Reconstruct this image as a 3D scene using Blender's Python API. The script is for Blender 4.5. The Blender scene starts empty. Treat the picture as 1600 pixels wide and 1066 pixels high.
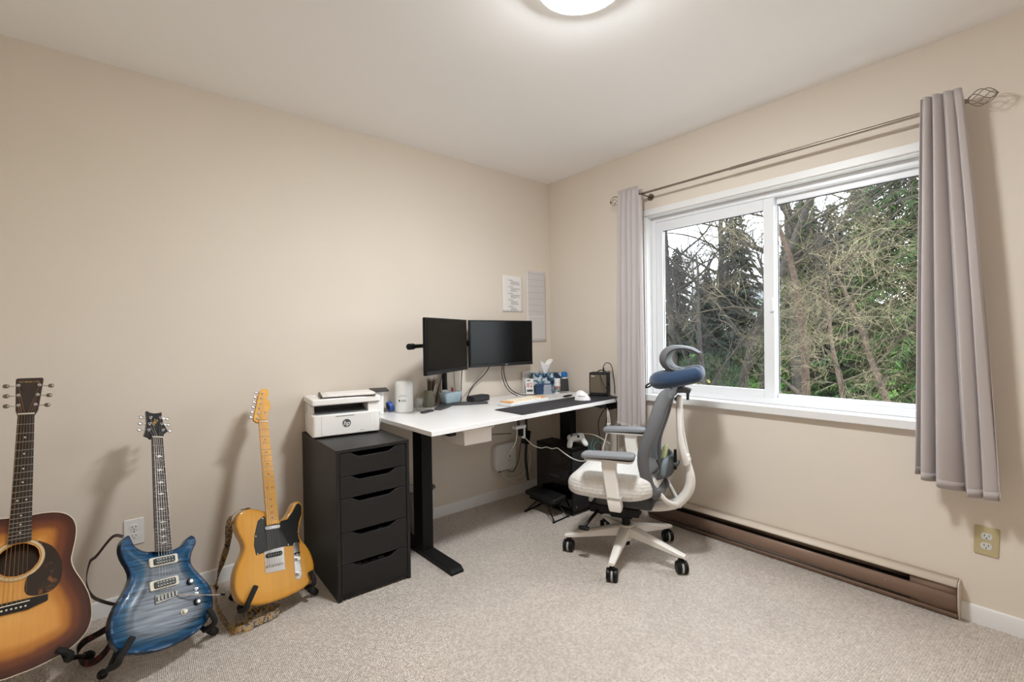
import bpy, bmesh, math, random
from mathutils import Vector, Matrix
from mathutils.geometry import delaunay_2d_cdt
random.seed(11)
SC = bpy.context.scene
COL = SC.collection

# ------------------------------------------------------------------ camera
FPX, YAW, PITCH, ROLL = 732.38, 0.69467, -0.010196, -0.014448
CAMP = Vector((-2.6900, -2.7380, 1.2084))
_F = Vector((math.sin(YAW)*math.cos(PITCH), math.cos(YAW)*math.cos(PITCH), math.sin(PITCH)))
_R0 = Vector((math.cos(YAW), -math.sin(YAW), 0)); _U0 = _R0.cross(_F)
_R = _R0*math.cos(ROLL)+_U0*math.sin(ROLL); _U = -_R0*math.sin(ROLL)+_U0*math.cos(ROLL)
cd = bpy.data.cameras.new('camera'); cam = bpy.data.objects.new('camera', cd); COL.objects.link(cam)
cd.sensor_width = 36; cd.lens = FPX/1600*36; cd.clip_start = .02; cd.clip_end = 300
cam.matrix_world = Matrix((( _R.x, _U.x, -_F.x, CAMP.x), (_R.y, _U.y, -_F.y, CAMP.y), (_R.z, _U.z, -_F.z, CAMP.z), (0, 0, 0, 1)))
SC.camera = cam

# ------------------------------------------------------------------ sky and exposure
w = bpy.data.worlds.new('overcast_sky'); SC.world = w; w.use_nodes = True
nt = w.node_tree; nt.nodes.clear()
wo = nt.nodes.new('ShaderNodeOutputWorld'); bg = nt.nodes.new('ShaderNodeBackground')
bg.inputs[0].default_value = (.90, .955, 1, 1); bg.inputs[1].default_value = 5.2
nt.links.new(bg.outputs[0], wo.inputs[0])
SC.view_settings.view_transform = 'Standard'; SC.view_settings.look = 'None'
SC.view_settings.gamma = 1; SC.view_settings.use_curve_mapping = False
SC.view_settings.exposure = 0.66
SC.cycles.max_bounces = 14; SC.cycles.diffuse_bounces = 10; SC.cycles.transparent_max_bounces = 16
SC.cycles.sample_clamp_indirect = 6; SC.cycles.caustics_reflective = False; SC.cycles.caustics_refractive = False
LAMP_POWER = 150.0

# ------------------------------------------------------------------ helpers
def ray(px, py): return _F+_R*((px-800)/FPX)-_U*((py-533)/FPX)
def at(px, py, x=None, y=None, z=None):
    d = ray(px, py); i, v = (0, x) if x is not None else (1, y) if y is not None else (2, z)
    return CAMP+d*((v-CAMP[i])/d[i])
def deskz(x): return .755+.020*(x+1.556)/1.53
def onto_desk(px, py):
    p = at(px, py, z=.762)
    for _ in range(4): p = at(px, py, z=deskz(p.x))
    return p
def lin(h):
    h = h.lstrip('#'); o = []
    for i in (0, 2, 4):
        c = int(h[i:i+2], 16)/255; o.append(c/12.92 if c <= .04045 else ((c+.055)/1.055)**2.4)
    return (*o, 1)
MATS = {}
def M(name, col, rough=.5, metal=0, var=0, vscale=20, bump=0, bscale=60, emit=0, trans=0, coat=0, spec=.5, detail=3):
    if name in MATS: return MATS[name]
    m = bpy.data.materials.new(name); m.use_nodes = True; nt = m.node_tree; b = nt.nodes['Principled BSDF']
    c = lin(col); b.inputs['Base Color'].default_value = c; b.inputs['Roughness'].default_value = rough
    b.inputs['Metallic'].default_value = metal; b.inputs['Specular IOR Level'].default_value = spec
    b.inputs['Coat Weight'].default_value = coat; b.inputs['Coat Roughness'].default_value = .06
    b.inputs['Transmission Weight'].default_value = trans
    if emit: b.inputs['Emission Color'].default_value = c; b.inputs['Emission Strength'].default_value = emit
    if var or bump:
        tc = nt.nodes.new('ShaderNodeTexCoord')
    if var:
        n = nt.nodes.new('ShaderNodeTexNoise'); n.inputs['Scale'].default_value = vscale; n.inputs['Detail'].default_value = detail
        nt.links.new(tc.outputs['Object'], n.inputs['Vector'])
        mr = nt.nodes.new('ShaderNodeMapRange'); mr.inputs[1].default_value = .3; mr.inputs[2].default_value = .7
        mr.inputs[3].default_value = 1-var; mr.inputs[4].default_value = 1+var
        nt.links.new(n.outputs[0], mr.inputs[0])
        mx = nt.nodes.new('ShaderNodeVectorMath'); mx.operation = 'SCALE'; mx.inputs[0].default_value = c[:3]
        nt.links.new(mr.outputs[0], mx.inputs['Scale']); nt.links.new(mx.outputs[0], b.inputs['Base Color'])
    if bump:
        n2 = nt.nodes.new('ShaderNodeTexNoise'); n2.inputs['Scale'].default_value = bscale; n2.inputs['Detail'].default_value = 4
        nt.links.new(tc.outputs['Object'], n2.inputs['Vector'])
        bp = nt.nodes.new('ShaderNodeBump'); bp.inputs['Strength'].default_value = bump; bp.inputs['Distance'].default_value = .004
        nt.links.new(n2.outputs[0], bp.inputs['Height']); nt.links.new(bp.outputs[0], b.inputs['Normal'])
    MATS[name] = m; return m
def bsdf(m): return m.node_tree.nodes['Principled BSDF']
def tag(o, label=None, cat=None, group=None, kind=None):
    if label: o['label'] = label
    if cat: o['category'] = cat
    if group: o['group'] = group
    if kind: o['kind'] = kind
    return o
def thing(name, label, cat, loc=(0, 0, 0), rot=(0, 0, 0), group=None, mat=None):
    o = bpy.data.objects.new(name, None); COL.objects.link(o); o.empty_display_size = .05
    if mat is not None: o.matrix_world = mat
    else: o.location = loc; o.rotation_euler = rot
    return tag(o, label, cat, group)
def smoothpath(pts, n=8, closed=False):
    P = [Vector(p) for p in pts]; out = []; N = len(P)
    for i in range(N if closed else N-1):
        if closed: a, b, c, d = P[i-1], P[i], P[(i+1) % N], P[(i+2) % N]
        else: a, b, c, d = P[max(i-1, 0)], P[i], P[i+1], P[min(i+2, N-1)]
        for k in range(n):
            t = k/n
            out.append(.5*((2*b)+(c-a)*t+(2*a-5*b+4*c-d)*t*t+(3*b-a-3*c+d)*t**3))
    if not closed: out.append(P[-1])
    return out
def rrect(w, h, r, n=5, cx=0, cy=0):
    o = []
    for sx, sy, a0 in ((1, 1, 0), (-1, 1, 90), (-1, -1, 180), (1, -1, 270)):
        for k in range(n+1):
            a = math.radians(a0+90*k/n); o.append((cx+sx*(w/2-r)+r*math.cos(a), cy+sy*(h/2-r)+r*math.sin(a)))
    return o
class MB:
    def __init__(s, T=None): s.v = []; s.f = []; s.T = T
    def add(s, vs, fs):
        b = len(s.v); s.v += [tuple(s.T @ Vector(v)) if s.T else tuple(v) for v in vs]
        s.f += [tuple(i+b for i in f) for f in fs]; return s
    def box(s, c, d, R=None):
        x, y, z = d[0]/2, d[1]/2, d[2]/2
        vs = [Vector((i*x, j*y, k*z)) for k in (-1, 1) for j in (-1, 1) for i in (-1, 1)]
        if R is not None: vs = [R @ v for v in vs]
        return s.add([v+Vector(c) for v in vs], [(0, 2, 3, 1), (4, 5, 7, 6), (0, 1, 5, 4), (2, 6, 7, 3), (0, 4, 6, 2), (1, 3, 7, 5)])
    def b2(s, x0, x1, y0, y1, z0, z1): return s.box(((x0+x1)/2, (y0+y1)/2, (z0+z1)/2), (x1-x0, y1-y0, z1-z0))
    def tube(s, pts, r, n=8, closed=False, flat=1.0, up=None, twist=0):
        P = [Vector(p) for p in pts]; N = len(P); vs = []; fs = []
        prev = None
        for i in range(N):
            t = (P[(i+1) % N]-P[i-1]) if closed else P[min(i+1, N-1)]-P[max(i-1, 0)]
            t = t.normalized() if t.length > 1e-9 else Vector((0, 0, 1))
            if up is not None: a = Vector(up)
            elif prev is None: a = Vector((0, 0, 1)) if abs(t.z) < .9 else Vector((1, 0, 0))
            else: a = prev
            e2 = (a-t*a.dot(t))
            if e2.length < 1e-6: e2 = t.orthogonal()
            e2.normalize(); e1 = t.cross(e2); prev = e2
            rr = r[i] if isinstance(r, (list, tuple)) else r
            for k in range(n):
                q = 2*math.pi*(k+.5*(n == 4))/n+twist
                vs.append(P[i]+e1*(rr*math.cos(q))+e2*(rr*flat*math.sin(q)))
        for i in range(N if closed else N-1):
            j = (i+1) % N
            for k in range(n):
                l = (k+1) % n; fs.append((i*n+k, i*n+l, j*n+l, j*n+k))
        if not closed: fs += [tuple(reversed(range(n))), tuple(range((N-1)*n, N*n))]
        return s.add(vs, fs)
    def cyl(s, p0, p1, r0, r1=None, n=16): return s.tube([p0, p1], [r0, r0 if r1 is None else r1], n)
    def lathe(s, prof, n=24, c=(0, 0, 0), R=None, sx=1, sy=1):
        vs = []; fs = []; c = Vector(c)
        for r, z in prof:
            for k in range(n):
                a = 2*math.pi*k/n; v = Vector((r*math.cos(a)*sx, r*math.sin(a)*sy, z)); vs.append((R @ v if R is not None else v)+c)
        for i in range(len(prof)-1):
            for k in range(n):
                l = (k+1) % n; fs.append((i*n+k, i*n+l, (i+1)*n+l, (i+1)*n+k))
        if prof[0] != prof[-1]: fs += [tuple(reversed(range(n))), tuple(range((len(prof)-1)*n, len(prof)*n))]
        return s.add(vs, fs)
    def prism(s, out, z0, z1, R=None, c=(0, 0, 0), top_scale=1):
        n = len(out); vs = [(p[0], p[1], z0) for p in out]+[(p[0]*top_scale, p[1]*top_scale, z1) for p in out]
        if R is not None: vs = [R @ Vector(v) for v in vs]
        vs = [Vector(v)+Vector(c) for v in vs]
        area = sum(out[i][0]*out[(i+1) % n][1]-out[(i+1) % n][0]*out[i][1] for i in range(n))
        fs = [tuple(reversed(range(n))), tuple(range(n, 2*n))]+[(i, (i+1) % n, n+(i+1) % n, n+i) for i in range(n)]
        if area < 0: fs = [tuple(reversed(f)) for f in fs]
        return s.add(vs, fs)
    def sup(s, c, d, e1=.5, e2=.5, n=24, m=14, R=None):
        vs = []; fs = []; sp = lambda v, e: math.copysign(abs(v)**e, v)
        for i in range(m+1):
            a = -math.pi/2+math.pi*i/m
            for k in range(n):
                b = 2*math.pi*k/n
                v = Vector((d[0]/2*sp(math.cos(a), e1)*sp(math.cos(b), e2), d[1]/2*sp(math.cos(a), e1)*sp(math.sin(b), e2), d[2]/2*sp(math.sin(a), e1)))
                vs.append((R @ v if R is not None else v)+Vector(c))
        for i in range(m):
            for k in range(n):
                l = (k+1) % n; fs.append((i*n+k, i*n+l, (i+1)*n+l, (i+1)*n+k))
        return s.add(vs, fs)
    def grid(s, rows):
        n = len(rows[0]); vs = [v for r in rows for v in r]
        return s.add(vs, [(i*n+k, i*n+k+1, (i+1)*n+k+1, (i+1)*n+k) for i in range(len(rows)-1) for k in range(n-1)])
    def ribbon(s, pts, w, t=.002, side=None):
        P = [Vector(p) for p in pts]; A = []; B = []; C = []; D = []
        for i, p in enumerate(P):
            tg = (P[min(i+1, len(P)-1)]-P[max(i-1, 0)]).normalized()
            sd = Vector(side[i] if isinstance(side, list) else side if side is not None else (0, 0, 1)); sd = (sd-tg*sd.dot(tg)).normalized()
            nn = tg.cross(sd)
            A.append(p+sd*w/2+nn*t/2); B.append(p-sd*w/2+nn*t/2); C.append(p-sd*w/2-nn*t/2); D.append(p+sd*w/2-nn*t/2)
        return s.grid([A, B, C, D, A])
    def mesh(s, name):
        me = bpy.data.meshes.new(name); me.from_pydata(s.v, [], s.f); me.validate(); me.update(); return me
    def build(s, name, mat, parent=None, bevel=0, seg=2, smooth=38, subsurf=0, solid=0, fix=True):
        me = s.mesh(name)
        if fix:
            bm = bmesh.new(); bm.from_mesh(me); bmesh.ops.recalc_face_normals(bm, faces=bm.faces); bm.to_mesh(me); bm.free()
        if smooth:
            me.polygons.foreach_set('use_smooth', [True]*len(me.polygons)); me.set_sharp_from_angle(angle=math.radians(smooth))
        if mat: me.materials.append(mat)
        o = bpy.data.objects.new(name, me); COL.objects.link(o); o.parent = parent
        if solid: md = o.modifiers.new('solid', 'SOLIDIFY'); md.thickness = solid; md.offset = 0
        if bevel: md = o.modifiers.new('bevel', 'BEVEL'); md.width = bevel; md.segments = seg; md.limit_method = 'ANGLE'; md.angle_limit = math.radians(40)
        if subsurf: md = o.modifiers.new('sub', 'SUBSURF'); md.levels = md.render_levels = subsurf
        return o
def Rz(a): return Matrix.Rotation(math.radians(a), 3, 'Z')
def Rx(a): return Matrix.Rotation(math.radians(a), 3, 'X')
def Ry(a): return Matrix.Rotation(math.radians(a), 3, 'Y')
def text(name, body, size, mat, parent, loc, R, bold=0, align='CENTER', ext=.0004, shear=0):
    c = bpy.data.curves.new(name, 'FONT'); c.body = body; c.size = size; c.align_x = align; c.align_y = 'CENTER'; c.extrude = ext; c.offset = bold; c.shear = shear
    o = bpy.data.objects.new(name, c); COL.objects.link(o); o.parent = parent; c.materials.append(mat)
    me = bpy.data.meshes.new_from_object(o); bpy.data.objects.remove(o); bpy.data.curves.remove(c)
    o = bpy.data.objects.new(name, me); COL.objects.link(o); o.parent = parent
    o.matrix_local = Matrix.Translation(Vector(loc)) @ R.to_4x4(); return o
def shared(o, parent, loc=None, rot=None):
    c = o.copy(); COL.objects.link(c); c.parent = parent
    if loc is not None: c.location = loc
    if rot is not None: c.rotation_euler = rot
    return c

# ------------------------------------------------------------------ common materials
WHITE = M('white_plastic', '#e8e8e6', .4); WHITE2 = M('warm_white_plastic', '#dcd8d2', .42)
BLACK = M('black_plastic', '#0d0d0d', .45, spec=.25); DKGREY = M('dark_grey_plastic', '#343436', .5)
CHROME = M('chrome', '#d8d8d8', .18, 1); RUBBER = M('black_rubber', '#101010', .75)
BLKMET = M('black_powder_coat', '#101010', .5, bump=.05, bscale=400, spec=.25)

# ------------------------------------------------------------------ the room
def carpet_mat():
    m = M('carpet', '#b3a391', .95, spec=.1); nt = m.node_tree; b = bsdf(m); N = nt.nodes.new; L = nt.links.new
    tc = N('ShaderNodeTexCoord'); mp = N('ShaderNodeMapping'); mp.inputs['Rotation'].default_value = (0, 0, math.radians(2)); mp.inputs['Scale'].default_value = (165, 120, 1)
    L(tc.outputs['Object'], mp.inputs['Vector'])
    v = N('ShaderNodeTexVoronoi'); v.inputs['Scale'].default_value = 1; v.inputs['Randomness'].default_value = .42
    L(mp.outputs[0], v.inputs['Vector'])
    n = N('ShaderNodeTexNoise'); n.inputs['Scale'].default_value = 2.2; n.inputs['Detail'].default_value = 3; L(tc.outputs['Object'], n.inputs['Vector'])
    n2 = N('ShaderNodeTexNoise'); n2.inputs['Scale'].default_value = 150; n2.inputs['Detail'].default_value = 1; L(tc.outputs['Object'], n2.inputs['Vector'])
    # heathered yarn: every loop has its own tint; the relief is shaded by the light alone
    r = N('ShaderNodeValToRGB'); e = r.color_ramp.elements
    e[0].color = lin('#c6bbb1'); e[1].color = lin('#e2d8cf'); k = e.new(.5); k.color = lin('#d4c9bf')
    sc = N('ShaderNodeSeparateColor'); L(v.outputs['Color'], sc.inputs[0]); L(sc.outputs[0], r.inputs[0])
    def mul(a, nn, lo, hi):
        mr = N('ShaderNodeMapRange'); mr.inputs[1].default_value = .3; mr.inputs[2].default_value = .7; mr.inputs[3].default_value = lo; mr.inputs[4].default_value = hi
        L(nn.outputs[0], mr.inputs[0]); q = N('ShaderNodeVectorMath'); q.operation = 'SCALE'; L(a, q.inputs[0]); L(mr.outputs[0], q.inputs['Scale']); return q.outputs[0]
    c = mul(r.outputs[0], n, .94, 1.05); c = mul(c, n2, .95, 1.05); L(c, b.inputs['Base Color'])
    bp = N('ShaderNodeBump'); bp.invert = True; bp.inputs['Strength'].default_value = 1; bp.inputs['Distance'].default_value = .009
    L(v.outputs['Distance'], bp.inputs['Height']); L(bp.outputs[0], b.inputs['Normal']); return m
WALL = M('wall_paint', '#dad0c4', .75, var=.018, vscale=1.4, bump=.06, bscale=260, spec=.25)
CEIL = M('ceiling_paint', '#f3f3f3', .85, bump=.05, bscale=300, spec=.2)
TRIM = M('white_trim_paint', '#e0e0e0', .4)
X0, Y0, H = -3.45, -3.5, 2.44
def struct(o): o['kind'] = 'structure'; return o
struct(MB().b2(X0-.1, .14, Y0-.1, .12, -.12, 0).build('floor', carpet_mat(), smooth=0))
struct(MB().b2(X0-.1, .14, Y0-.1, .12, H, H+.12).build('ceiling', CEIL, smooth=0))
struct(MB().b2(X0-.1, .14, 0, .12, 0, H).build('wall_north', WALL, smooth=0))
struct(MB().b2(X0-.1, X0, Y0-.1, 0, 0, H).build('wall_west', WALL, smooth=0))
struct(MB().b2(X0, .14, Y0-.1, Y0, 0, H).build('wall_south', WALL, smooth=0))
WY0, WY1, WZ0, WZ1 = -2.395, -.912, .80, 1.990     # rough opening in the window wall
we = MB()
we.b2(0, .14, Y0, WY0, 0, H).b2(0, .14, WY1, 0, 0, H).b2(0, .14, WY0, WY1, 0, WZ0).b2(0, .14, WY0, WY1, WZ1, H)
struct(we.build('wall_east', WALL, smooth=0))
def skirting(name, p0, p1, inward):
    p0, p1, n = Vector(p0), Vector(p1), Vector(inward); prof = [(0, 0), (.012, 0), (.012, .062), (.009, .07), (.004, .073), (0, .073)]
    rows = [[p+n*a+Vector((0, 0, b)) for a, b in prof] for p in (p0, p1)]
    m = MB().grid(rows); k = len(prof); m.f += [tuple(range(k)), tuple(range(k, 2*k))]
    return struct(m.build(name, TRIM, smooth=30))
skirting('baseboard_north', (X0, 0, 0), (0, 0, 0), (0, -1, 0))
skirting('baseboard_east', (0, Y0, 0), (0, -2.432, 0), (-1, 0, 0))
skirting('baseboard_corner', (0, -.93, 0), (0, -.012, 0), (-1, 0, 0))

# ------------------------------------------------------------------ window
VINYL = M('white_vinyl', '#dfe1e4', .35)
def glass_mat(name, tint=(1, 1, 1), refl=.035):
    m = bpy.data.materials.new(name); m.use_nodes = True; nt = m.node_tree; nt.nodes.clear()
    o = nt.nodes.new('ShaderNodeOutputMaterial'); mx = nt.nodes.new('ShaderNodeMixShader'); t = nt.nodes.new('ShaderNodeBsdfTransparent'); g = nt.nodes.new('ShaderNodeBsdfGlossy')
    t.inputs[0].default_value = (*tint, 1); g.inputs['Roughness'].default_value = .02; mx.inputs[0].default_value = refl
    nt.links.new(t.outputs[0], mx.inputs[1]); nt.links.new(g.outputs[0], mx.inputs[2]); nt.links.new(mx.outputs[0], o.inputs[0]); return m
GLASS = glass_mat('window_glass', (.97, .985, .98))
SCREEN = glass_mat('insect_screen_mesh', (.80, .81, .83), 0)
win = thing('window_1', None, None); struct(win)
ZB, ZT = .812, 1.990
m = MB()   # flat casing boards on the wall and the jamb lining
m.b2(-.012, 0, WY0-.036, WY1+.036, ZT, ZT+.040).b2(-.012, 0, WY1, WY1+.036, .812, ZT).b2(-.012, 0, WY0-.036, WY0, .812, ZT)
m.build('casing', TRIM, win, bevel=.002)
m = MB(); m.b2(0, .14, WY0, WY1, ZT-.006, ZT).b2(0, .14, WY1-.006, WY1, ZB, ZT).b2(0, .14, WY0, WY0+.006, ZB, ZT)
m.build('jamb', TRIM, win)
MB().b2(-.032, 0, WY0-.045, WY1+.045, .770, ZB).b2(-.001, .13, WY0, WY1, WZ0, ZB).build('window_sill', TRIM, win, bevel=.004)
def ring(name, y0, y1, z0, z1, wl, wr, wb, wt, x0, x1, mat=VINYL, bev=.003):
    q = MB(); q.b2(x0, x1, y0, y0+wl, z0, z1).b2(x0, x1, y1-wr, y1, z0, z1).b2(x0, x1, y0+wl, y1-wr, z0, z0+wb).b2(x0, x1, y0+wl, y1-wr, z1-wt, z1)
    return q.build(name, mat, win, bevel=bev)
ring('window_frame', WY0+.006, WY1-.006, ZB, ZT-.006, .032, .032, .034, .034, .058, .125)
# sliding sash (towards the room) and the fixed light behind it
ring('sliding_sash', -1.686, -.950, ZB+.030, ZT-.040, .056, .050, .048, .062, .062, .092)
ring('fixed_sash', WY0+.040, -1.660, ZB+.026, ZT-.036, .05, .03, .032, .040, .095, .122)
BLKSP = M('black_spacer', '#15181a', .5)
ring('glazing_spacer', -1.632, -.998, .888, 1.890, .004, .004, .0035, .006, .074, .078, BLKSP, 0)
ring('glazing_spacer', WY0+.088, -1.6885, .868, 1.916, .005, .005, .0035, .007, .104, .108, BLKSP, 0)
def pane(name, x, y0, y1, z0, z1, mat): return MB().add([(x, y0, z0), (x, y1, z0), (x, y1, z1), (x, y0, z1)], [(0, 1, 2, 3)]).build(name, mat, win, smooth=0, fix=False)
pane('pane', .076, -1.640, -.99, .88, 1.895, GLASS); pane('pane', .106, WY0+.08, -1.680, .86, 1.92, GLASS)
pane('insect_screen', .120, -1.68, -.96, .85, 1.95, SCREEN)
m = MB(); m.prism(rrect(.020, .075, .0099), 0, .012, R=Ry(-90) @ Rz(90), c=(.062, -1.672, 1.36)); m.build('sash_latch', VINYL, win, bevel=.004)

# ------------------------------------------------------------------ curtain rod with cage finials
ROD = M('brushed_pewter', '#8f8478', .34, .85); RX, RZ = -.082, 2.120
rod = thing('curtain_rod', 'slim pewter curtain rod with twisted wire cage ends above window', 'curtain rod', (RX, -1.62, RZ))
MB().cyl((0, -.80, 0), (0, .10, 0), .0085, n=14).build('outer_tube', ROD, rod)
MB().cyl((0, .08, 0), (0, .82, 0), .0068, n=14).build('inner_tube', ROD, rod)
def finial(y, sgn):
    f = MB(); Lf = .085
    for k in range(6):
        pts = []
        for i in range(15):
            t = i/14; a = 2*math.pi*k/6+t*2.4; r = .003+.029*math.sin(math.pi*t)**.75
            pts.append((r*math.cos(a), y+sgn*Lf*t, r*math.sin(a)))
        f.tube(pts, .0016, 5)
    f.cyl((0, y-sgn*.012, 0), (0, y+sgn*.006, 0), .011, .007, 12).cyl((0, y+sgn*(Lf-.004), 0), (0, y+sgn*(Lf+.004), 0), .004, .002, 8)
    f.build('cage_finial', ROD, rod)
finial(-.845, -1); finial(.845, 1)
for y in (-.72, .662):
    q = MB(); q.cyl((.082, y, -.012), (.006, y, -.012), .005, n=10).cyl((.082, y, -.012), (.076, y, -.012), .022, n=16).box((0, y, -.010), (.02, .008, .01)); q.build('wall_bracket', ROD, rod)
MB().box((0, .10, -.004), (.004, .004, .014)).build('set_screw', ROD, rod)

# ------------------------------------------------------------------ curtains
def curtain_mat():
    m = bpy.data.materials.new('grey_curtain_cloth'); m.use_nodes = True; nt = m.node_tree; b = bsdf(m); N = nt.nodes.new; L = nt.links.new
    b.inputs['Base Color'].default_value = lin('#c8c0bf'); b.inputs['Roughness'].default_value = .8; b.inputs['Sheen Weight'].default_value = .15
    tr = N('ShaderNodeBsdfTranslucent'); tr.inputs[0].default_value = lin('#d6d2d2'); mx = N('ShaderNodeMixShader'); mx.inputs[0].default_value = .22
    o = nt.nodes['Material Output']; L(b.outputs[0], mx.inputs[1]); L(tr.outputs[0], mx.inputs[2]); L(mx.outputs[0], o.inputs[0])
    tc = N('ShaderNodeTexCoord'); n = N('ShaderNodeTexNoise'); n.inputs['Scale'].default_value = 700; L(tc.outputs['Object'], n.inputs['Vector'])
    bp = N('ShaderNodeBump'); bp.inputs['Strength'].default_value = .06; bp.inputs['Distance'].default_value = .001; L(n.outputs[0], bp.inputs['Height']); L(bp.outputs[0], b.inputs['Normal']); return m
CURT = curtain_mat()
def curtain(name, label, y0t, y1t, y0b, y1b, zt, zbf, folds, amp, seed, xc=-.1135):
    # folds: fold count across; cloth travels y0 -> y1, swinging in x; gathered tight at the rod
    rnd = random.Random(seed); root = thing(name, label, 'curtain', (xc, (y0t+y1t)/2, 0), group='grey curtains on the rod')
    NU, NV = 110, 40; ph = [rnd.uniform(-.5, .5) for _ in range(6)]; rows = []
    yc = (y0t+y1t)/2
    for j in range(NV+1):
        t = j/NV; row = []
        for i in range(NU+1):
            s = i/NU; q = t**.8
            ya = y0t+(y0b-y0t)*q; yb = y1t+(y1b-y1t)*q
            w = s+.035*math.sin(2*math.pi*(s*1.5+ph[0]))*(.4+t)
            a = amp*(.55+.75*q)*(.8+.35*math.sin(5*s+ph[2]))
            th = 2*math.pi*folds*w+ph[1]+.5*math.sin(3*t+4*s+ph[3])*t
            x = a*(.9-2.0*abs(math.sin(th/2))**.75)
            y = ya+(yb-ya)*s+.30*(yb-ya)/folds*math.cos(th)*(.35+.25*t)*(1 if 0.04 < s < .96 else .2)
            if t < .045:
                pin = math.exp(-((t-.035)/.018)**2); x *= 1-.45*pin
            z = zt+(zbf(s)-zt)*t
            row.append((x+.006*math.sin(7*s+9*t)*t, y-yc, z))
        rows.append(row)
    MB().grid(rows).build('cloth', CURT, root, smooth=180, solid=.0016)
    # the back of the rod pocket, behind the rod
    pk = MB().grid([[(.0455, y0t-yc+(y1t-y0t)*((.16 if y0t < -2 else .02)+(.82 if y0t < -2 else .96)*k/20), z) for k in range(21)] for z in (zt-.012, zt-.03, zt-.05, zt-.085)])
    pk.build('rod_pocket', CURT, root, smooth=180, solid=.0015)
    # sewn hem along the foot and the stitched rod pocket
    hem = MB().grid([[(v[0]-.0012, v[1], v[2]+.002) for v in rows[-1]], [(v[0]-.0012, v[1], v[2]+.034) for v in rows[-1]]])
    hem.build('hem', CURT, root, smooth=180, solid=.001)
    return root
curtain('curtain', 'grey curtain hanging beside the wall outlet, its folds flaring towards the hem', -2.328, -2.452, -2.305, -2.555, 2.170, lambda s: .602-.055*min(1, s*1.5), 4.0, .027, 4)
curtain('curtain', 'grey curtain hanging behind the desk corner next to the small amplifier', -.772, -.945, -.762, -.945, 2.168, lambda s: .60-.02*s, 4.6, .024, 9)

lc = bpy.data.objects['curtain.001']; rows = []      # leading edge of the cloth, turned back towards the window
for j in range(31):
    t = j/30; z = 2.104-1.509*t; wv = .004*math.sin(5*t+1)
    rows.append([(-.014+.040*s/8, -.9435-.016*math.sin(math.pi*s/8)-wv*math.sin(s*1.1)-(-.8585)-.006*t, z) for s in range(9)])
MB().grid(rows).build('turned_edge', CURT, lc, smooth=180, solid=.0015)
# ------------------------------------------------------------------ baseboard heater
HB = M('brown_enamel', '#8a7263', .42, .25, var=.05, vscale=6); HT = M('cream_enamel', '#cfc3b5', .5, var=.03, vscale=9); HD = M('heater_dark', '#1c1612', .7)
HY0, HY1 = -2.430, -.945
ht = thing('baseboard_heater', 'long brown electric baseboard heater under the window', 'heater', (0, (HY0+HY1)/2, 0))
yc = (HY0+HY1)/2; a, b_ = HY0-yc, HY1-yc
def strip(name, prof, mat, y0=a+.004, y1=b_-.004, t=.0016, bev=0):
    rows = [[(x, y, z) for x, z in prof] for y in (y0, y1)]; return MB().grid(rows).build(name, mat, ht, smooth=25, solid=t)
strip('top_cover', [(-.001, .030), (-.001, .161), (-.052, .161), (-.063, .148), (-.063, .143)], HT)
strip('front_panel', [(-.060, .112), (-.066, .108), (-.068, .082), (-.066, .060), (-.060, .046), (-.050, .042)], HB)
strip('lower_panel', [(-.046, .030), (-.052, .028), (-.040, .010), (-.036, .004)], HB)
strip('base_pan', [(-.036, .003), (-.004, .003)], HB)
strip('back_plate', [(-.006, .034), (-.006, .150)], HB, t=.001)
for y0, y1 in ((a+.004, a+.155), (b_-.155, b_-.004)):
    strip('end_box', [(-.010, .154), (-.046, .150), (-.056, .135), (-.056, .110), (-.050, .044), (-.044, .020)], HB, y0, y1, .002)
for y in (a, b_):
    pr = [(-.001, .002), (-.034, .002), (-.054, .030), (-.069, .060), (-.070, .110), (-.064, .150), (-.052, .163), (-.001, .163)]
    MB().prism(pr, -.0015, .0015, R=Matrix(((1, 0, 0), (0, 0, 1), (0, 1, 0))), c=(0, y, 0)).build('end_cap', HT, ht, smooth=0)
fin = MB()
for i in range(170):
    y = a+.17+i*(b_-a-.34)/169; fin.box((-.03, y, .085), (.036, .0008, .05))
fo = fin.build('heating_fin', M('aluminium_fin', '#55504a', .5, .5), ht, smooth=0, fix=False); fo['kind'] = 'stuff'
MB().cyl((-.03, a+.16, .085), (-.03, b_-.16, .085), .007, n=10).build('heating_element', HD, ht)
for y in (a+.24, .02, b_-.25): MB().sup((-.0675, y, .088), (.003, .006, .006), 1, 1, 8, 6).build('screw', CHROME, ht)

# ------------------------------------------------------------------ wall outlets
def outlet(label, loc, R, plate, face):
    T = Matrix.Translation(loc) @ R.to_4x4(); o = thing('wall_outlet', label, 'outlet', mat=T)   # local: x right, y up, z out of wall
    MB().prism(rrect(.072, .116, .004), 0, .005).build('cover_plate', plate, o, bevel=.0018)
    SL = M('outlet_hole_shade', '#15120f', .8)  # near-black colour paints the shade inside the holes; nothing is cut out
    for s in (1, -1):
        out = []
        for k in range(28):
            q = 2*math.pi*k/28; out.append((.0172*math.cos(q), max(-.0135, min(.0135, .0172*math.sin(q)))+s*.0197))
        rc = MB().prism(out, .004, .0066).build('receptacle', face, o, bevel=.0006)
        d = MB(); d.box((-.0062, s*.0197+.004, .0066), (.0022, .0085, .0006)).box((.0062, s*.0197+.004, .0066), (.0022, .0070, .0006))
        d.build('slot_shade', SL, rc, smooth=0); MB().cyl((0, s*.0197-.0068, .0062), (0, s*.0197-.0068, .0069), .0024, n=12).build('ground_hole_shade', SL, rc)
    MB().cyl((0, 0, .0045), (0, 0, .0058), .0026, n=12).build('plate_screw', CHROME, o); return o
NR = Matrix(((1, 0, 0), (0, 0, -1), (0, 1, 0)))          # on the north wall, facing -y
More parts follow.
